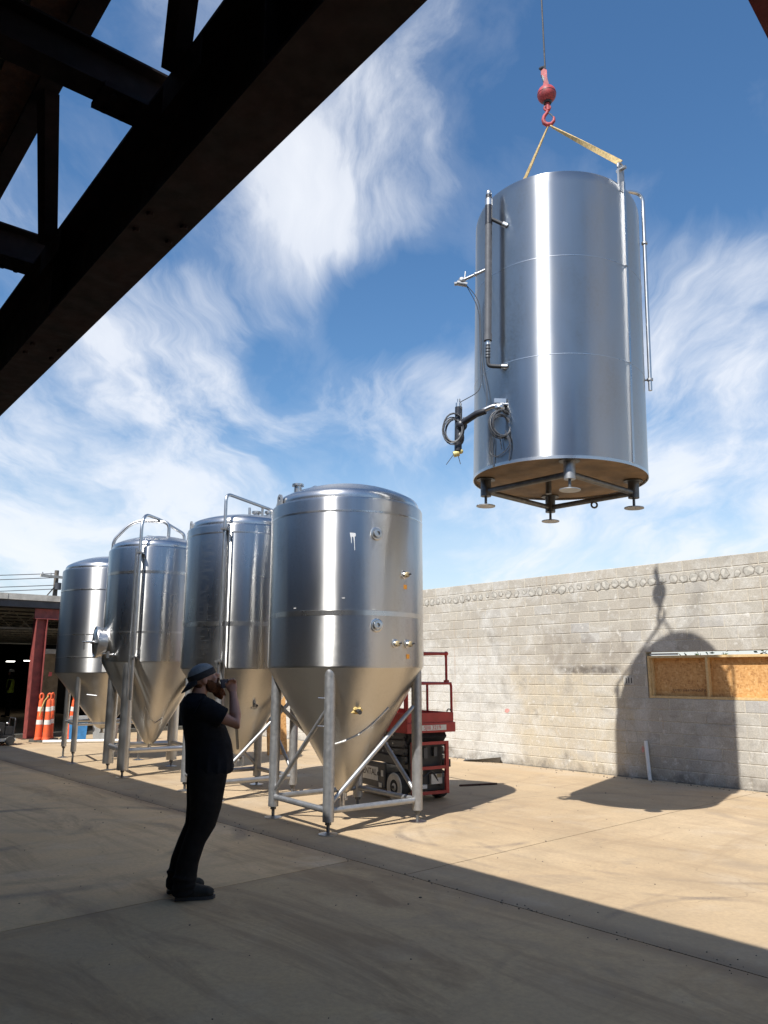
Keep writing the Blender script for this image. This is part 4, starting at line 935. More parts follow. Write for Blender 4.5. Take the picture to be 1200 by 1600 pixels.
loose(HT, [loc(HC_, -33, .32, HR + .03), loc(HC_, -29, .2, HR + .02), loc(HC_, -31, .02, HR + .01)])
loose(HT, [loc(HC_, -38, .35, HR + .03), loc(HC_, -37, .25, HR + .02), loc(HC_, -36, .16, HR + .02)])
loose(HT, [q1, loc(HC_, -60, 2.1, HR + .03), loc(HC_, -58, 1.3, HR + .012), loc(HC_, -50, .9, HR + .012), loc(HC_, -49, .62, HR + .05)], .005)
loose(HT, [q1 + Vector((.02, 0, 0)), loc(HC_, -62, 2.0, HR + .02), loc(HC_, -60, 1.2, HR + .01), loc(HC_, -58, .95, HR + .012), v2 + Vector((.01, 0, .28))], .005)
loose(HT, [v2 + Vector((0, 0, -.34)), v2 + Vector((.03, 0, -.45))], .004); loose(HT, [v2 + Vector((-.05, 0, -.34)), v2 + Vector((-.13, 0, -.46))], .004)
# vertical conduit strip and lug plate at the right, wash pipe beyond it
for z0_, z1_ in ((.02, HH * .33), (HH * .338, HH * .668), (HH * .676, HH - .05)):
    p = loc(HC_, 52, 0, HR + .006); m = MB(); m.box(up(p, (z0_ + z1_) / 2), (.035, .012, z1_ - z0_), rotz(math.atan2(p.y, p.x) + math.pi / 2)); m.build('conduit_strip', M['dome_steel'], HT, smooth=0)
for ph in (50, 230):
    p = loc(HC_, ph, 0, HR - .01); m = MB(); m.box(up(p, HH - .02), (.10, .025, .34), rotz(math.atan2(p.y, p.x) + math.pi / 2)); lg = m.build('lifting_lug', M['matte_steel'], HT, smooth=0)
    u_ = p.normalized(); m = MB(); m.cyl(up(p, HH + .10) - u_ * .05, up(p, HH + .10) + u_ * .07, .022, seg=14); m.ring(arc(up(p, HH + .13), .05, -20, 200, 14, Vector((-u_.y, u_.x, 0)), (0, 0, 1)), .014, 8); m.build('shackle', M['matte_steel'], lg)
w0 = loc(HC_, 78, 0, HR - .14); w1 = loc(HC_, 86, 0, HR + .055)
m = MB(); m.ring(fillet([up(w0, HH - .02), up(w0, HH + .12), up(w1, HH + .12), up(w1, HH - .35), up(w1, 1.02)], .12), .022, 14); wp = m.build('wash_pipe', M['pipe_steel'], HT)
for z in (HH - .55, 1.14): m = MB(); m.cyl(up(w1, z), up(w1, z + .025), .035, seg=14); m.build('pipe_clamp', M['matte_steel'], wp)
m = MB(); m.cyl(up(w1, 1.14 + .01), up(w1 * .94, 1.14 + .01), .01, seg=8); m.build('pipe_bracket', M['matte_steel'], wp)
a = loc(HC_, 160, 0, .45); m = MB(); m.cyl(up(a, HH + .08), up(a, HH + .30), .04, seg=14); m.build('top_fitting', M['matte_steel'], HT)

# crane hook, cable, slings
HK = Vector((2.14, 8.70, 0)); HKx, HKy = HK.x, HK.y
HKZ = 8.64                                        # where the slings meet the hook
ck = thing('crane_hook', 'red overhaul ball and hook on the crane cable', 'crane hook', (HKx, HKy, HKZ)); ck.rotation_euler = (0, R_(-2), R_(-15)); ck.scale = (.84, .84, .8)
m = MB()
bp = []
for i in range(0, 19):
    t = R_(8 + i * 164 / 18); bp.append((.145 * math.sin(t), -.165 * math.cos(t) * .92))
m.lathe(bp, 36, (0, 0, .56)); bl = m.build('ball', M['red_paint'], ck, smooth=40)
m = MB(); m.lathe([(.1455, -.006), (.147, -.004), (.147, .004), (.1455, .006)], 36, (0, 0, .56)); m.f = [f for f in m.f if len(f) < 10]; m.build('ball_seam', M['tape'], bl)
m = MB(); m.lathe([(.06, -.17), (.07, -.15), (.06, -.13)], 20, (0, 0, .56)); m.build('ball_socket', M['tape'], bl)
Mb = Matrix.Rotation(R_(90), 3, 'X')
m = MB(); m.prism([(-.05, .70), (.05, .70), (.03, .86), (.035, 1.0), (-.01, 1.04), (-.055, 1.0), (-.06, .93), (-.03, .90), (-.015, .84), (-.03, .78)], -.028, .028, Mb); soc = m.build('wedge_socket', M['red_paint'], ck, smooth=20)
m = MB(); m.ball((-.04, 0, 1.07), .036, 8, 6); m.ball((-.065, .01, 1.085), .022, 8, 6); m.cyl((-.02, 0, 1.03), (-.005, 0, 1.10), .02, seg=8); m.build('cable_clip', M['tape'], soc)
m = MB(); m.prism([(-.028, .8), (-.01, .84), (-.025, .90), (-.05, .93), (-.045, .86)], -.03, .03, Mb); m.build('wedge', M['tape'], soc, smooth=0)
m = MB(); m.cyl((0, 0, .26), (0, 0, .42), .032, seg=14); m.ring(arc((-.01, 0, .31), .045, 0, 360, 18, (1, 0, 0), (0, 0, 1))[:-1], .017, 10, closed=True); m.build('swivel', M['red_paint'], ck)
hk = [(0, 0, .28), (-.02, 0, .22), (-.065, 0, .17), (-.085, 0, .11), (-.075, 0, .045), (-.03, 0, .0), (.03, 0, .0), (.07, 0, .045), (.078, 0, .10), (.07, 0, .13)]
m = MB(); m.ring(hk, [.026, .026, .028, .03, .034, .036, .032, .026, .018, .009], 14); m.build('hook', M['red_paint'], ck, smooth=60)
m = MB(); m.ring([(-.005, .0, .22), (.04, 0, .17), (.072, 0, .105)], .01, 8); m.build('latch', M['dark_steel'], ck)
m = MB(); m.cyl((HKx - .02, HKy, HKZ + .83), (HKx - .1, HKy, HKZ + 46), .011, seg=8)
tag(m.build('crane_cable', M['wire']), 'thin wire crane cable running up from the red hook', 'cable')
def strap(name, label, a, b, tw0, tw1, w=.032, sag=.0):
    m = MB(); n = 28; a, b = Vector(a), Vector(b); t = (b - a).normalized(); x = t.cross(Vector((0, 0, 1))).normalized(); y = x.cross(t)
    vs = []
    for i in range(n + 1):
        k = i / n; p = a.lerp(b, k) - Vector((0, 0, sag * 4 * k * (1 - k))); an = tw0 + (tw1 - tw0) * k; ww = w * (.7 + .3 * k)
        d = x * math.cos(an) + y * math.sin(an); e = (y * math.cos(an) - x * math.sin(an)) * .006
        vs += [p - d * ww - e, p + d * ww - e, p + d * ww + e, p - d * ww + e]
    F = [tuple(4 * i + q for q in (j, (j + 1) % 4)) + tuple(4 * (i + 1) + q for q in ((j + 1) % 4, j)) for i in range(n) for j in range(4)]
    m.add(vs, F + [(0, 1, 2, 3), tuple(4 * n + q for q in (3, 2, 1, 0))]); o = m.build(name, M['sling'], smooth=30); return tag(o, label, 'sling', 'lifting slings')
bpy.context.view_layer.update()
Mw = HT.matrix_world
top = Vector((HKx, HKy, HKZ - .03))
L1 = Mw @ up(loc(HC_, 50, 0, HR - .01), HH + .19); L2 = Mw @ up(loc(HC_, 230, 0, HR - .01), HH + .19)
strap('lifting_sling', 'tan webbing sling from the hook to the right lug of the hanging tank', top + Vector((.02, 0, 0)), L1, .3, 1.9, .034, .0)
strap('lifting_sling', 'webbing sling from the hook down behind the left of the hanging tank\'s dome', top - Vector((.02, 0, 0)), L2, 1.2, 2.2, .03, .01)
# ------------------------------------------------------------------ scissor lift
SL = thing('scissor_lift', 'red and grey scissor lift parked folded behind the nearest tank', 'scissor lift', (.16, 11.60, 0), R_(31.5))
def sp(name, a, b, mt, par=None, bev=0):
    m = MB(); m.bx(a, b); o = m.build(name, M[mt], par or SL, smooth=0)
    if bev:
        md = o.modifiers.new('bevel', 'BEVEL'); md.width = bev; md.segments = 2
    return o
W, Lh = .36, .86
ch = sp('chassis', (-W + .02, -Lh + .10, .12), (W - .02, Lh - .06, .34), 'lift_grey', bev=.015)
for s, nm in ((-1, 'battery_tray'), (1, 'battery_tray')):
    x0, x1 = (s * (W - .015), s * (W + .02)); t = sp(nm, (min(x0, x1), -.34, .13), (max(x0, x1), .42, .47), 'lift_grey', bev=.02)
    sp('tray_seam', (min(x0, x1) - .001, -.30, .44), (max(x0, x1) + .001, .38, .448), 'lift_black', t)
for s in (-1, 1):
    for y in (-.60, .62):
        m = MB(); Mx = Matrix.Rotation(R_(90), 3, 'Y'); xo = s * (W - .03)
        m.lathe([(.10, -.07), (.165, -.068), (.185, -.05), (.19, -.02), (.19, .02), (.185, .05), (.165, .068), (.155, .05)], 36, (xo, y, .19), Mx); wh = m.build('wheel', M['tyre'], SL)
        m = MB(); m.lathe([(.182, s * .058), (.176, s * .073), (.12, s * .078), (.07, s * .062), (.03, s * .08), (0, s * .084)], 32, (xo, y, .19), Mx); m.build('rim', M['hub'], wh)
        m = MB(); m.lathe([(.022, 0), (.022, s * .09), (0, s * .092)], 12, (xo, y, .19), Mx); m.build('hub_cap', M['lift_black'], wh)
# folded scissor stack: crossed beams lying almost flat
for k in range(4):
    z0 = .47 + k * .105
    for s in (-1, 1):
        for flip in (-1, 1):
            m = MB(); y0, y1 = -.76 * flip, .76 * flip; xo = s * (.30 - (.045 if flip > 0 else 0)); hh = .042
            m.add([(xo + a, y, z + b) for y, z in ((y0, z0 + .005), (y1, z0 + .075)) for a, b in ((-.02, -hh), (.02, -hh), (.02, hh), (-.02, hh))],
                  [(0, 1, 2, 3), (7, 6, 5, 4), (0, 4, 5, 1), (1, 5, 6, 2), (2, 6, 7, 3), (3, 7, 4, 0)]); ar = m.build('scissor_arm', M['lift_grey'], SL, smooth=0)
            if s < 0 and flip < 0:
                for q in range(6):
                    m = MB(); yy = -.45 + q * .13; zz = z0 + .005 + .07 * (yy - .76) / (-1.52); m.cyl((xo - .0205, yy, zz), (xo - .024, yy, zz), .013, seg=10); m.build('pin_mark', M['sticker'], ar)
    for y in (-.74, 0, .74):
        m = MB(); m.cyl((-.33, y, z0 + .04), (.33, y, z0 + .04), .024, seg=12); m.build('pivot_pin', M['lift_black'], SL)
m = MB(); m.add([(x, y, z) for x in (-.3, .3) for y, z in ((-.82, .90), (-.86, .84), (-.74, .72), (-.6, .74), (-.6, .92))], [(4, 3, 2, 1, 0), (5, 6, 7, 8, 9), (0, 1, 6, 5), (1, 2, 7, 6), (2, 3, 8, 7), (3, 4, 9, 8), (4, 0, 5, 9)]); m.build('scissor_cover', M['lift_black'], SL, smooth=0)
# platform with toe boards and guard rails
pf = sp('platform', (-.37, -.90, .93), (.37, .90, .985), 'lift_red', bev=.006)
for (a, b) in (((-.385, -.91, .90), (-.371, .91, 1.16)), ((.371, -.91, .90), (.385, .91, 1.16)), ((-.37, -.915, .90), (.37, -.901, 1.16)), ((-.37, .901, .90), (.37, .915, 1.16))):
    sp('toe_board', a, b, 'lift_red', pf)
sp('bumper', (-.40, -.935, .90), (.40, -.916, 1.03), 'lift_red', pf, .006)
def rail(name, path, r=.018): m = MB(); m.ring(fillet(path, .05), r, 10); return m.build(name, M['lift_red'], SL)
for s in (-1, 1):
    x = s * .37
    rail('guard_rail', [(x, -.89, 1.16), (x, -.89, 1.55), (x, .89, 1.55), (x, .89, 1.16)]); rail('guard_rail', [(x * .96, -.80, 1.55), (x * .96, -.80, 1.96), (x * .96, .84, 1.96), (x * .96, .84, 1.55)])
    for y in (-.3, .3): rail('rail_post', [(x, y, 1.16), (x, y, 1.55)])
    m = MB(); m.ball((x * .96, -.80, 1.96), .034, 10, 8); m.box((x * .96, -.80, 1.57), (.05, .06, .05)); m.build('rail_knuckle', M['lift_red'], SL)
rail('end_rail', [(-.355, -.80, 1.96), (.355, -.80, 1.96)], .022); rail('end_rail', [(-.37, -.89, 1.55), (.37, -.89, 1.55)]); rail('end_rail', [(-.37, .88, 1.55), (.37, .88, 1.55)]); rail('end_rail', [(-.355, .84, 1.96), (.355, .84, 1.96)])
m = MB(); m.ring(arc((.30, -.925, 1.17), .035, 0, 180, 10, (1, 0, 0), (0, 0, 1)), .008, 8); m.build('tie_loop', M['lift_black'], SL)
# ladder end frame
lf = sp('ladder_frame', (-.30, -.905, .10), (-.25, -.865, .78), 'lift_red'); sp('ladder_side', (.25, -.905, .10), (.30, -.865, .78), 'lift_red', lf)
for z in (.10, .42, .74): sp('ladder_rung', (-.249, -.902, z), (.249, -.868, z + .04), 'lift_red', lf)
sp('rear_cover', (-.27, -.79, .14), (.27, -.765, .74), 'lift_black')
for (x, z, w_, h_, mt) in ((-.18, .36, .09, .09, 'sticker'), (.05, .22, .18, .13, 'hub'), (-.12, .17, .10, .05, 'sticker'), (.1, .58, .05, .12, 'lift_grey'), (-.07, .56, .06, .14, 'lift_grey'), (.14, .3, .08, .05, 'tan_plastic')):
    sp('control_part', (x, -.84, z), (x + w_, -.795, z + h_), mt)
m = MB(); m.ring(fillet([(-.2, -.82, .5), (-.1, -.85, .3), (.05, -.85, .42), (.2, -.82, .2)], .1), .014, 8); m.build('hydraulic_hose', M['black_rubber'], SL)
sp('side_block', (.30, -.78, .42), (.42, -.62, .52), 'lift_black')
# stickers and lettering on the near side and end
def decal(s, size, mt, p, rot, par): me = text_mesh(s, size, M[mt], 'lettering', .0008); o = mobj('lettering', me, par, p); o.rotation_euler = rot; return o
side = (R_(90), 0, R_(-90)); end = (R_(90), 0, 0)
bp = sp('side_panel', (-W - .012, -.62, .485), (-W + .005, .70, .585), 'lift_grey')
decal('SKYJACK', .085, 'lettering', (-W - .0135, .17, .535), side, SL)
st = sp('rental_sign', (-W - .026, -.16, .22), (-W - .021, .38, .40), 'sticker'); decal('RENTAL', .125, 'dark_lettering', (-W - .0275, .10, .325), side, SL); 
for (y, z, a, b) in ((-.27, .33, .06, .08), (-.22, .17, .08, .06), (-.10, .66, .11, .10)):
    sp('sticker', (-W - .026, y - a / 2, z - b / 2), (-W - .021, y + a / 2, z + b / 2), 'sticker')
sp('sticker', (-.22, -.941, .93), (.24, -.936, 1.0), 'sticker'); decal('SJIII 3219', .075, 'red_mark', (.01, -.9425, .965), end, SL); decal('20', .10, 'lettering', (-.3865, -.15, 1.06), side, SL)
m = MB(); m.cyl((-W - .027, -.17, .315), (-W - .029, -.17, .315), .03, seg=16); m.build('tray_latch', M['lift_black'], SL)

# ------------------------------------------------------------------ traffic channelizers
def channelizer(label, p, rz, lean=0, rope=False):
    t = thing('traffic_channelizer', label, 'traffic cone', p, rz, 'orange channelizers by the red column'); t.rotation_euler = (R_(lean), 0, rz)
    m = MB(); m.prism([(.23 * math.cos(R_(a)), .23 * math.sin(a * math.pi / 180)) for a in range(22, 360, 45)], 0, .05); m.build('rubber_base', M['base_black'], t, smooth=0)
    m = MB(); m.lathe([(.102, .05), (.098, .09), (.088, .1), (.058, .98), (.048, 1.02), (.03, 1.03)], 24); b = m.build('body', M['cone_orange'], t)
    for z in (.42, .74):
        r0 = .088 - .030 * (z - .1) / .88; r1 = .088 - .030 * (z + .11 - .1) / .88
        m = MB(); m.lathe([(r0 - .004, z), (r0 + .003, z), (r1 + .003, z + .11), (r1 - .004, z + .11)], 24); m.f = [f for f in m.f if len(f) < 10]; m.build('reflective_band', M['reflective'], b)
    m = MB(); m.ring([Vector((.042 * math.cos(a), 0, 1.10 + .075 * math.sin(a))) for a in [2 * math.pi * i / 20 for i in range(20)]], (.022), 10, closed=True); m.build('handle', M['cone_orange'], t)
    if rope:
        m = MB(); m.ring([(-.02, -.03, 1.12), (-.1, -.05, 1.0), (-.16, -.06, .8), (-.19, -.05, .62)], .014, 8); m.build('rope', M['rope'], t)
def G(px, py):                                    # ground point under a picture point of the survey
    u, v = (px - 600) / 1200, (800 - py) / 1200; th = R_(11.8); U = math.sin(th) + v * math.cos(th); t = -CAM_H / U
    return Vector((u * t, (math.cos(th) - v * math.sin(th)) * t, 0))
channelizer('orange and white channelizer standing alone beside the red column', (-8.69, 20.05, 0), .4)
channelizer('faded channelizer with a yellow rope tied to its handle', (-8.47, 20.0, 0), .2, 0, True)
channelizer('channelizer mostly hidden behind the rope-tied one', (-8.58, 20.45, 0), 1.1)
channelizer('leaning channelizer half hidden by the leftmost tank\'s leg', (-8.05, 20.4, 0), .9, 7)
# small things on the far floor
def cone_small(label, p):
    t = thing('road_cone', label, 'traffic cone', p, 0); m = MB(); m.box((0, 0, .02), (.36, .36, .04)); m.build('base', M['cone_orange'], t, smooth=0); m = MB(); m.lathe([(.14, .04), (.04, .66), (.03, .7)], 20); m.build('body', M['cone_orange'], t)
cone_small('small red road cone seen between the legs of the left tanks', (-6.15, 20.6, 0))
BB = thing('storage_bin', 'blue plastic storage bin with a grey lid behind the leftmost tank', 'bin', (-7.72, 20.1, 0), R_(20))
m = MB(); m.add([(x * k, y * k2, z) for z, k, k2 in ((.02, .88, .88), (.50, 1, 1)) for x, y in ((-.22, -.2), (.22, -.2), (.22, .2), (-.22, .2))], [(3, 2, 1, 0), (4, 5, 6, 7), (0, 1, 5, 4), (1, 2, 6, 5), (2, 3, 7, 6), (3, 0, 4, 7)]); m.build('tub', M['bin_blue'], BB, smooth=0)
m = MB(); m.box((0, 0, .52), (.50, .46, .05)); m.box((0, 0, .58), (.44, .40, .08)); m.build('lid', M['bin_grey'], BB, smooth=0)
GB = thing('grey_tote', 'grey tote standing right of the blue bin', 'bin', (-7.1, 20.3, 0), R_(-5))
m = MB(); m.add([(x * k, y * k, z) for z, k in ((0, .88), (.46, 1)) for x, y in ((-.26, -.2), (.26, -.2), (.26, .2), (-.26, .2))], [(3, 2, 1, 0), (4, 5, 6, 7), (0, 1, 5, 4), (1, 2, 6, 5), (2, 3, 7, 6), (3, 0, 4, 7)]); m.build('tub', M['bin_grey'], GB, smooth=0)
m = MB(); m.box((0, 0, .48), (.58, .46, .03)); m.build('lid', M['base_black'], GB, smooth=0)
m = MB(); m.cyl((-8.35, 19.55, .04), (-6.6, 19.9, .04), .04, seg=14)
tag(m.build('plastic_pipe', M['pvc']), 'long white plastic pipe lying on the floor before the blue bin', 'pipe')
m = MB(); m.bx((-.22, -.02, 0), (.22, .02, 1.22)); pl_ = m.build('plywood_offcut', M['osb'], None, (-2.25, 16.9, 0), R_(30), smooth=0); pl_.rotation_euler = (R_(-9), 0, R_(30))
tag(pl_, 'orange board standing beyond the gap between the two nearest tanks', 'board')
m = MB(); m.add([(0, 0, 0), (.75, .1, 0), (.8, .05, .11), (.1, -.05, .02), (.02, .05, .03), (.75, .16, .03)], [(0, 3, 2, 1), (0, 1, 5, 4), (3, 4, 5, 2), (0, 4, 3), (1, 2, 5)])
sc = m.build('scrap_panel', M['dark_steel'], None, (1.55, 15.75, .004), R_(-35), smooth=0); tag(sc, 'scrap of bent sheet metal lying at the foot of the block wall', 'scrap')
m = MB(); m.cyl((1.15, 12.3, .015), (1.75, 12.5, .015), .014, seg=8); tag(m.build('steel_bar', M['rust']), 'short rusty bar lying in the sun behind the scissor lift', 'bar')

# black wheeled machine at the far left edge, half out of the picture
EQ = thing('wheeled_machine', 'black wheeled machine with a handlebar at the far left edge', 'machine', (-9.35, 19.0, 0), R_(40))
m = MB(); m.bx((-.45, -.3, .16), (.45, .3, .24)); m.build('deck', M['lift_black'], EQ, smooth=0)
m = MB(); m.bx((-.3, -.22, .2405), (.22, .22, .52)); m.build('engine_block', M['lift_black'], EQ, smooth=0); m = MB(); m.cyl((-.05, -.1, .52), (-.05, -.1, .66), .1, seg=16); m.build('air_filter', M['lift_grey'], EQ)
m = MB(); m.bx((.24, -.22, .25), (.43, .1, .42)); m.build('tank_box', M['lift_black'], EQ, smooth=0)
m = MB(); m.bx((.1, -.305, .10), (.47, -.301, .17)); m.bx((.455, -.3, .10), (.46, .3, .17)); m.build('front_plate', M['sticker'], EQ, smooth=0)
for x in (-.32, .34):
    for y in (-.3, .3):
        m = MB(); m.lathe([(.03, -.03), (.10, -.03), (.11, 0), (.10, .03), (.03, .03)], 20, (x, y, .11), Matrix.Rotation(R_(90), 3, 'X')); m.build('wheel', M['tyre'], EQ)
m = MB(); m.ring(fillet([(-.3, -.25, .24), (-.48, -.25, 1.02), (-.48, .25, 1.02), (-.3, .25, .24)], .08), .02, 10); m.build('handlebar', M['lift_grey'], EQ)
m = MB(); m.ring(fillet([(.42, -.25, .24), (.44, -.25, .62), (.44, .25, .62), (.42, .25, .24)], .06), .016, 8); m.build('guard_bar', M['lift_black'], EQ)
m = MB()
for (x, y, z) in ((.1, -.23, .36), (.02, -.23, .47), (-.12, -.23, .30), (.3, -.1, .5)): m.ball((x, y, z), .035, 10, 6)
m.build('bright_fitting', M['pipe_steel'], EQ)

# grit on the floor
random.seed(5); gr = MB()
for i in range(900):
    n_ = random.uniform(-1, 11.6); d_ = random.uniform(1.5, 14); s = random.choice((.003, .004, .005, .006, .009)) * random.uniform(.6, 1.2)
    if random.random() < .25: n_ = 4.82 + random.gauss(0, .08)
    elif random.random() < .3: n_ = 11.8 - abs(random.gauss(0, .12)); s *= 1.6
    p = nd(n_, d_, s * .35); gr.ball(p, (s * random.uniform(.7, 1.4), s, s * .6), 6, 4, rotz(random.uniform(0, 3)))
tag(gr.build('grit', M['pebble'], smooth=0), 'small stones and crumbs scattered over the concrete', 'grit', kind='stuff')
for i, (p, s, lb) in enumerate((((-1.0, 5.0), .03, 'dark crumb lying in front of the man'), ((1.3, 5.6), .018, 'small dark stone on the shaded floor right of centre'))):
    pass
# ------------------------------------------------------------------ people
def fuse(name, mb, m, parent, voxel=.010, smooth_it=6, fac=.5):
    me = bpy.data.meshes.new(name); me.from_pydata(mb.v, [], mb.f)
    o = bpy.data.objects.new(name, me); COL.objects.link(o)
    rm = o.modifiers.new('r', 'REMESH'); rm.mode = 'VOXEL'; rm.voxel_size = voxel
    sm = o.modifiers.new('s', 'SMOOTH'); sm.iterations = smooth_it; sm.factor = fac
    dg = bpy.context.evaluated_depsgraph_get(); dg.update()
    m2 = bpy.data.meshes.new_from_object(o.evaluated_get(dg)); bpy.data.objects.remove(o); bpy.data.meshes.remove(me)
    m2.materials.clear(); m2.materials.append(m); m2.shade_smooth(); m2.name = name
    return mobj(name, m2, parent)
def loft(mb, rings, seg=24):                     # rings: (x, y, z, half depth, half width)
    o = len(mb.v); n = len(rings)
    for (x, y, z, hx, hy) in rings:
        for k in range(seg):
            a = 2 * math.pi * k / seg; mb.v.append(Vector((x + hx * math.cos(a), y + hy * math.sin(a), z)))
    for i in range(n - 1):
        for k in range(seg):
            a = o + i * seg + k; b = o + i * seg + (k + 1) % seg; mb.f.append((a, b, b + seg, a + seg))
    mb.f.append(tuple(o + k for k in reversed(range(seg)))); mb.f.append(tuple(o + (n - 1) * seg + k for k in range(seg)))
def finger(mb, base, d, up_, L, r, curl):
    p = Vector(base); d = Vector(d).normalized(); up_ = Vector(up_).normalized(); pts = [p]; ax = d.cross(up_)
    for q in range(3):
        d = (Matrix.Rotation(R_(curl), 3, ax) @ d); p = p + d * (L * (.45, .32, .23)[q]); pts.append(p)
    mb.ring(pts, [r, r * .95, r * .88, r * .72], 8)

MAN = thing('person', 'man in a black tee, black trousers and backward cap filming the lift', 'person', (-1.50, 6.47, 0), R_(20))
# trousers
tr = MB()
loft(tr, [(-.075, -.105, .035, .088, .082), (-.07, -.105, .12, .085, .08), (-.055, -.105, .26, .086, .08), (-.015, -.108, .40, .088, .082), (.042, -.11, .52, .105, .09), (.065, -.108, .66, .122, .10), (.07, -.10, .82, .142, .115), (.075, -.085, .92, .155, .125), (.085, -.06, 1.0, .15, .12)])
loft(tr, [(-.10, .115, .035, .088, .082), (-.095, .115, .12, .086, .08), (-.075, .115, .26, .086, .08), (-.025, .112, .40, .088, .082), (.035, .108, .52, .10, .088), (.055, .105, .66, .116, .10), (.065, .098, .82, .138, .115), (.08, .085, .92, .15, .12), (.10, .06, 1.0, .13, .12)])
loft(tr, [(.075, 0, .80, .08, .12), (.085, 0, .88, .145, .175), (.09, 0, 1.0, .155, .185), (.10, 0, 1.06, .15, .18)])
for s, x in ((-1, -.072), (1, -.098)):           # stacked folds over the boots
    for z in (.055, .10, .16): tr.ring([Vector((x + .088 * math.cos(a), s * .108 + .084 * math.sin(a), z + .012 * math.sin(2 * a + z * 40))) for a in [2 * math.pi * i / 18 for i in range(18)]], .009, 8, closed=True)
fuse('trousers', tr, M['trousers'], MAN, .011, 4)
# boots
def boot(cx, cy, ang):
    m = MB(); Mx = rotz(R_(ang))
    def P(x, y, z): return Mx @ Vector((x, y, 0)) + Vector((cx, cy, z))
    m.ring([P(-.085, 0, .055), P(-.05, 0, .06), P(.02, 0, .062), P(.09, 0, .052), P(.15, 0, .045), P(.185, 0, .040)], [(.045, .036), (.058, .043), (.062, .046), (.05, .052), (.042, .05), (.026, .03)], 18, up=(0, 0, 1))
    m.ring([P(-.03, 0, .05), P(-.035, 0, .16)], [.052, .054], 16)
    b = fuse('boot', m, M['boots'], MAN, .008, 5)
    s = MB(); o = [(-.10, -.030), (-.105, 0), (-.10, .030), (-.03, .038), (.05, .042), (.13, .05), (.18, .036), (.20, 0), (.18, -.036), (.13, -.05), (.05, -.042), (-.03, -.038)]
    s.prism([tuple((Mx @ Vector((x, y, 0)) + Vector((cx, cy, 0))).xy) for x, y in o], .002, .026); s.build('sole', M['black_rubber'], b)
boot(-.035, -.115, -6); boot(-.075, .125, 10)
# shirt: loose, hanging over the belt, with short sleeves
sh_ = MB()
loft(sh_, [(.09, 0, .905, .185, .20), (.092, 0, .95, .19, .205), (.088, 0, 1.05, .19, .208), (.075, 0, 1.15, .185, .214), (.045, 0, 1.25, .176, .224), (.012, 0, 1.34, .160, .232), (-.018, 0, 1.42, .138, .222), (-.035, 0, 1.475, .112, .175), (-.04, 0, 1.51, .085, .12), (-.035, 0, 1.535, .07, .08)], 32)
sh_.ball((.105, 0, 1.08), (.17, .19, .17), 20, 14)
SR, ER, WR = Vector((-.015, -.215, 1.435)), Vector((.255, -.245, 1.295)), Vector((.245, -.10, 1.53))
SLf, EL, WL = Vector((-.015, .215, 1.435)), Vector((-.035, .275, 1.15)), Vector((.08, .27, .93))
for S, E_ in ((SR, ER), (SLf, EL)):
    t = S.lerp(E_, .64); sh_.ring([S + (S - E_).normalized() * .03, S.lerp(E_, .2), S.lerp(E_, .45), t], [.085, .088, .082, .080], 18)
random.seed(4)
for i in range(7):                               # drape folds
    a = R_(-150 + i * 24); x, y = .09 + .184 * math.cos(a), .200 * math.sin(a); sh_.ring([(x, y, .92), (x * .99, y * 1.01, 1.03), (x * .93, y * .99, 1.16)], [.016, .013, .005], 8)
fuse('shirt', sh_, M['shirt'], MAN, .011, 4)
# body: head, neck, arms and hands in one skin
bd = MB()
HQ = Matrix.Rotation(R_(-24), 3, 'Y')            # head thrown back
HCn = Vector((.022, 0, 1.645))
def Hd(x, y, z): return HCn + HQ @ Vector((x, y, z))
bd.ball(Hd(-.008, 0, .025), (.102, .079, .102), 24, 16, HQ)
bd.ball(Hd(.03, 0, -.04), (.066, .058, .078), 20, 14, HQ)
bd.ball(Hd(.045, 0, -.085), (.04, .04, .032), 14, 10, HQ)
bd.ring([Vector((-.03, 0, 1.44)), Vector((-.017, 0, 1.53)), Vector((.008, 0, 1.60))], [.068, .062, .06], 18)
bd.ring([Hd(.088, 0, .03), Hd(.112, 0, -.012), Hd(.10, 0, -.03)], [.009, .016, .013], 10)                # nose
bd.ring([Hd(.085, -.045, .045), Hd(.096, 0, .042), Hd(.085, .045, .045)], [.010, .012, .010], 8)       # brow
for s in (-1, 1):
    bd.ball(Hd(-.012, s * .078, -.005), (.022, .009, .034), 12, 8, HQ)                                  # ears
    bd.ball(Hd(.066, s * .042, -.018), (.026, .022, .022), 10, 8, HQ)                                   # cheeks
for S, E_, Wv in ((SR, ER, WR), (SLf, EL, WL)):
    bd.ring([S, S.lerp(E_, .5), E_, E_.lerp(Wv, .3), E_.lerp(Wv, .75), Wv], [.055, .052, .046, .048, .036, .030], 16)
PH = Vector((.192, -.045, 1.61))                  # the phone between the hands
for Wv, s in ((WR, -1), (WL, 1)):
    kn = Vector((.235, -.085, 1.60)) if s < 0 else Vector((.105, .262, .85)); d = (kn - Wv).normalized()
    bd.ring([Wv, Wv.lerp(kn, .5), kn], [(.028, .02), (.042, .02), (.043, .018)], 14, up=(1, 0, 0))
    side = Vector((0, -s, 0))
    for q, (off, L) in enumerate(((-.030, .070), (-.010, .078), (.010, .074), (.029, .058))):
        finger(bd, kn + Vector((off, 0, .01 - abs(off) * .2)), (d * .7 + Vector((0, 0, .6))) if s < 0 else d, side, L, .0095, -38 if s < 0 else -14)
    finger(bd, Wv.lerp(kn, .45) + Vector((-.035, 0, 0)), Vector((-.35, -s * .5, .75)) if s < 0 else Vector((.4, -.3, -.8)), side, .066, .0105, -16)
fuse('body', bd, M['skin'], MAN, .0065, 4)
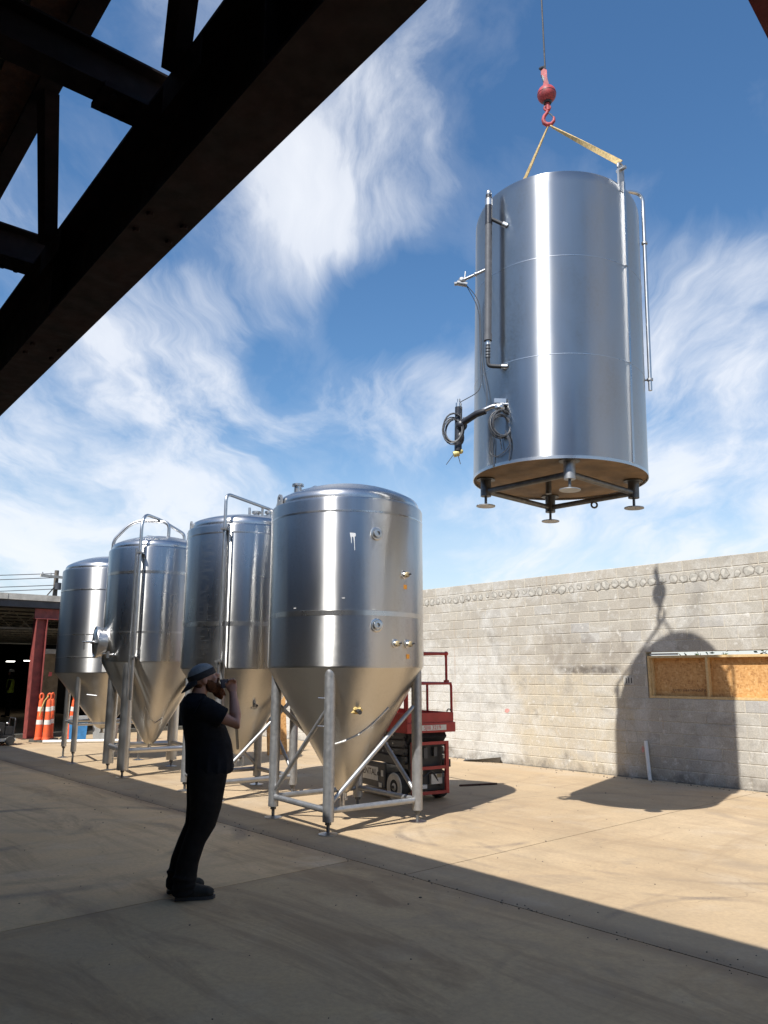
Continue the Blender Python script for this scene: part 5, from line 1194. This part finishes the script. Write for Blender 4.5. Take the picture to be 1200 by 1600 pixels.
# beard, ears hidden hair, cap
be = MB()
be.ball(Hd(.048, 0, -.085), (.052, .052, .045), 16, 10, HQ); be.ball(Hd(.062, 0, -.13), (.045, .042, .055), 14, 10, HQ); be.ball(Hd(.068, 0, -.17), (.028, .028, .04), 12, 8, HQ)
for s in (-1, 1):
    be.ball(Hd(.022, s * .054, -.07), (.042, .020, .058), 12, 8, HQ); be.ball(Hd(.005, s * .066, -.03), (.020, .014, .045), 10, 8, HQ); be.ball(Hd(.05, s * .034, -.10), (.04, .028, .05), 12, 8, HQ)
be.ring([Hd(.088, -.03, -.055), Hd(.105, 0, -.045), Hd(.088, .03, -.055)], [.012, .014, .012], 8)
random.seed(9)
for i in range(60):
    a = random.uniform(-1.3, 1.3); p = Hd(.05 + .04 * math.cos(a), .045 * math.sin(a), random.uniform(-.15, -.07)); be.ring([p, p + HQ @ Vector((.02 * math.cos(a), .015 * math.sin(a), -.03)), p + HQ @ Vector((.022 * math.cos(a), .015 * math.sin(a), -.055))], [.007, .006, .003], 6)
fuse('beard', be, M['beard'], MAN, .0065, 7)
ha = MB(); ha.ball(Hd(-.055, 0, -.03), (.046, .066, .055), 14, 10, HQ); fuse('hair', ha, M['beard'], MAN, .008, 3)
for s in (-1, 1): m = MB(); m.ball(Hd(.082, s * .032, .018), .0125, 12, 8); m.build('eye', M['eye'], MAN)
cp = MB(); n, k = 28, 9; vs = []
for j in range(k + 1):
    t = j / k * math.pi / 2
    for i in range(n):
        a = 2 * math.pi * i / n; vs.append(Hd(-.010 +   .115 * math.cos(a) * math.cos(t), .093 * math.sin(a) * math.cos(t), .035 + .098 * math.sin(t) ** .9))
cp.add(vs, [(j * n + i, j * n + (i + 1) % n, (j + 1) * n + (i + 1) % n, (j + 1) * n + i) for j in range(k) for i in range(n)])
cap = cp.build('cap', M['cap_grey'], MAN, smooth=70); md = cap.modifiers.new('t', 'SOLIDIFY'); md.thickness = .006
bl = MB(); vs = []; n = 16
for q in (0, 1):
    for i in range(n + 1):
        a = R_(180 - 62 + 124 * i / n); rr = 0 if q == 0 else .098 * math.sin(math.pi * (i + .6) / (n + 1.2)) ** .6
        vs.append(Hd(-.010 + (.114 + rr * .9) * math.cos(a), .093 * math.sin(a) * (1 + rr * .8), .034 - (rr * .62 if q else 0) - .10 * (math.sin(a) ** 2) * (1 if q else 0) * .3))
bl.add(vs, [(i, i + 1, n + 2 + i, n + 1 + i) for i in range(n)])
bo_ = bl.build('cap_bill', M['cap_black'], cap, smooth=70); md = bo_.modifiers.new('t', 'SOLIDIFY'); md.thickness = .005
bn = MB(); bn.lathe([(1, -.022), (1.02, -.02), (1.02, .03), (1.0, .032)], 32); bn.v = [Hd(-.010 + .1147 * v.x, .0927 * v.y, .036 + v.z * 1) for v in bn.v]; bn.f = [f for f in bn.f if len(f) < 10]; bn.build('cap_band', M['cap_black'], cap, smooth=60)
m = MB(); m.ball(Hd(-.01, 0, .130), (.010, .010, .006), 10, 6); m.build('cap_button', M['cap_black'], cap)
# phone
ph = thing('phone', 'dark phone held up before the man\'s face', 'phone', MAN.matrix_basis @ PH, R_(20))
ph.rotation_euler = (0, R_(-15), R_(-22))
m = MB(); m.bx((-.005, -.073, -.036), (.005, .073, .036)); o = m.build('phone_case', M['phone'], ph, smooth=0); md = o.modifiers.new('b', 'BEVEL'); md.width = .004; md.segments = 3
m = MB(); m.bx((.0052, .045, .008), (.0075, .068, .031)); m.build('camera_bump', M['tape'], ph, smooth=0)
m = MB(); m.bx((-.0056, -.068, -.032), (-.0052, .068, .032)); m.build('screen', M['cap_black'], ph, smooth=0)

# worker in a yellow vest deep in the warehouse
WK = thing('person', 'worker in a yellow-green vest standing in the dark warehouse', 'person', nd(9.46, 33.0), R_(200))
m = MB()
for s in (-1, 1): loft(m, [(0, s * .1, .03, .08, .07), (0, s * .1, .5, .08, .08), (0, s * .09, .9, .12, .1)])
loft(m, [(0, 0, .85, .13, .18), (0, 0, 1.1, .13, .18), (0, 0, 1.35, .13, .21), (0, 0, 1.46, .09, .15), (0, 0, 1.52, .055, .06), (0, 0, 1.6, .05, .05)])
m.ball((0, 0, 1.66), (.10, .08, .12), 16, 10)
for s in (-1, 1): m.ring([(0, s * .2, 1.40), (.02, s * .27, 1.15), (.12, s * .25, .92)], [.06, .05, .035], 10); m.ball((.15, s * .25, .87), (.035, .02, .06), 8, 6); m.ball((.13, s * .08, .04), (.12, .05, .05), 8, 6)
fuse('body', m, M['trousers'], WK, .014, 4)
m = MB(); m.ball((.01, 0, 1.66), (.098, .078, .115), 14, 10); m.ball((.105, 0, 1.65), (.02, .015, .02), 8, 6); fuse('face', m, M['skin'], WK, .01, 2)
m = MB(); loft(m, [(0, 0, .92, .145, .20), (0, 0, 1.1, .145, .195), (0, 0, 1.35, .145, .215), (0, 0, 1.44, .11, .17)]); m.build('vest', M['hivis'], WK)
m = MB(); m.lathe([(.13, 0), (.11, .01), (.10, .06), (.06, .10), (0, .115)], 20, (0, 0, 1.72)); m.build('hard_hat', M['sticker'], WK)
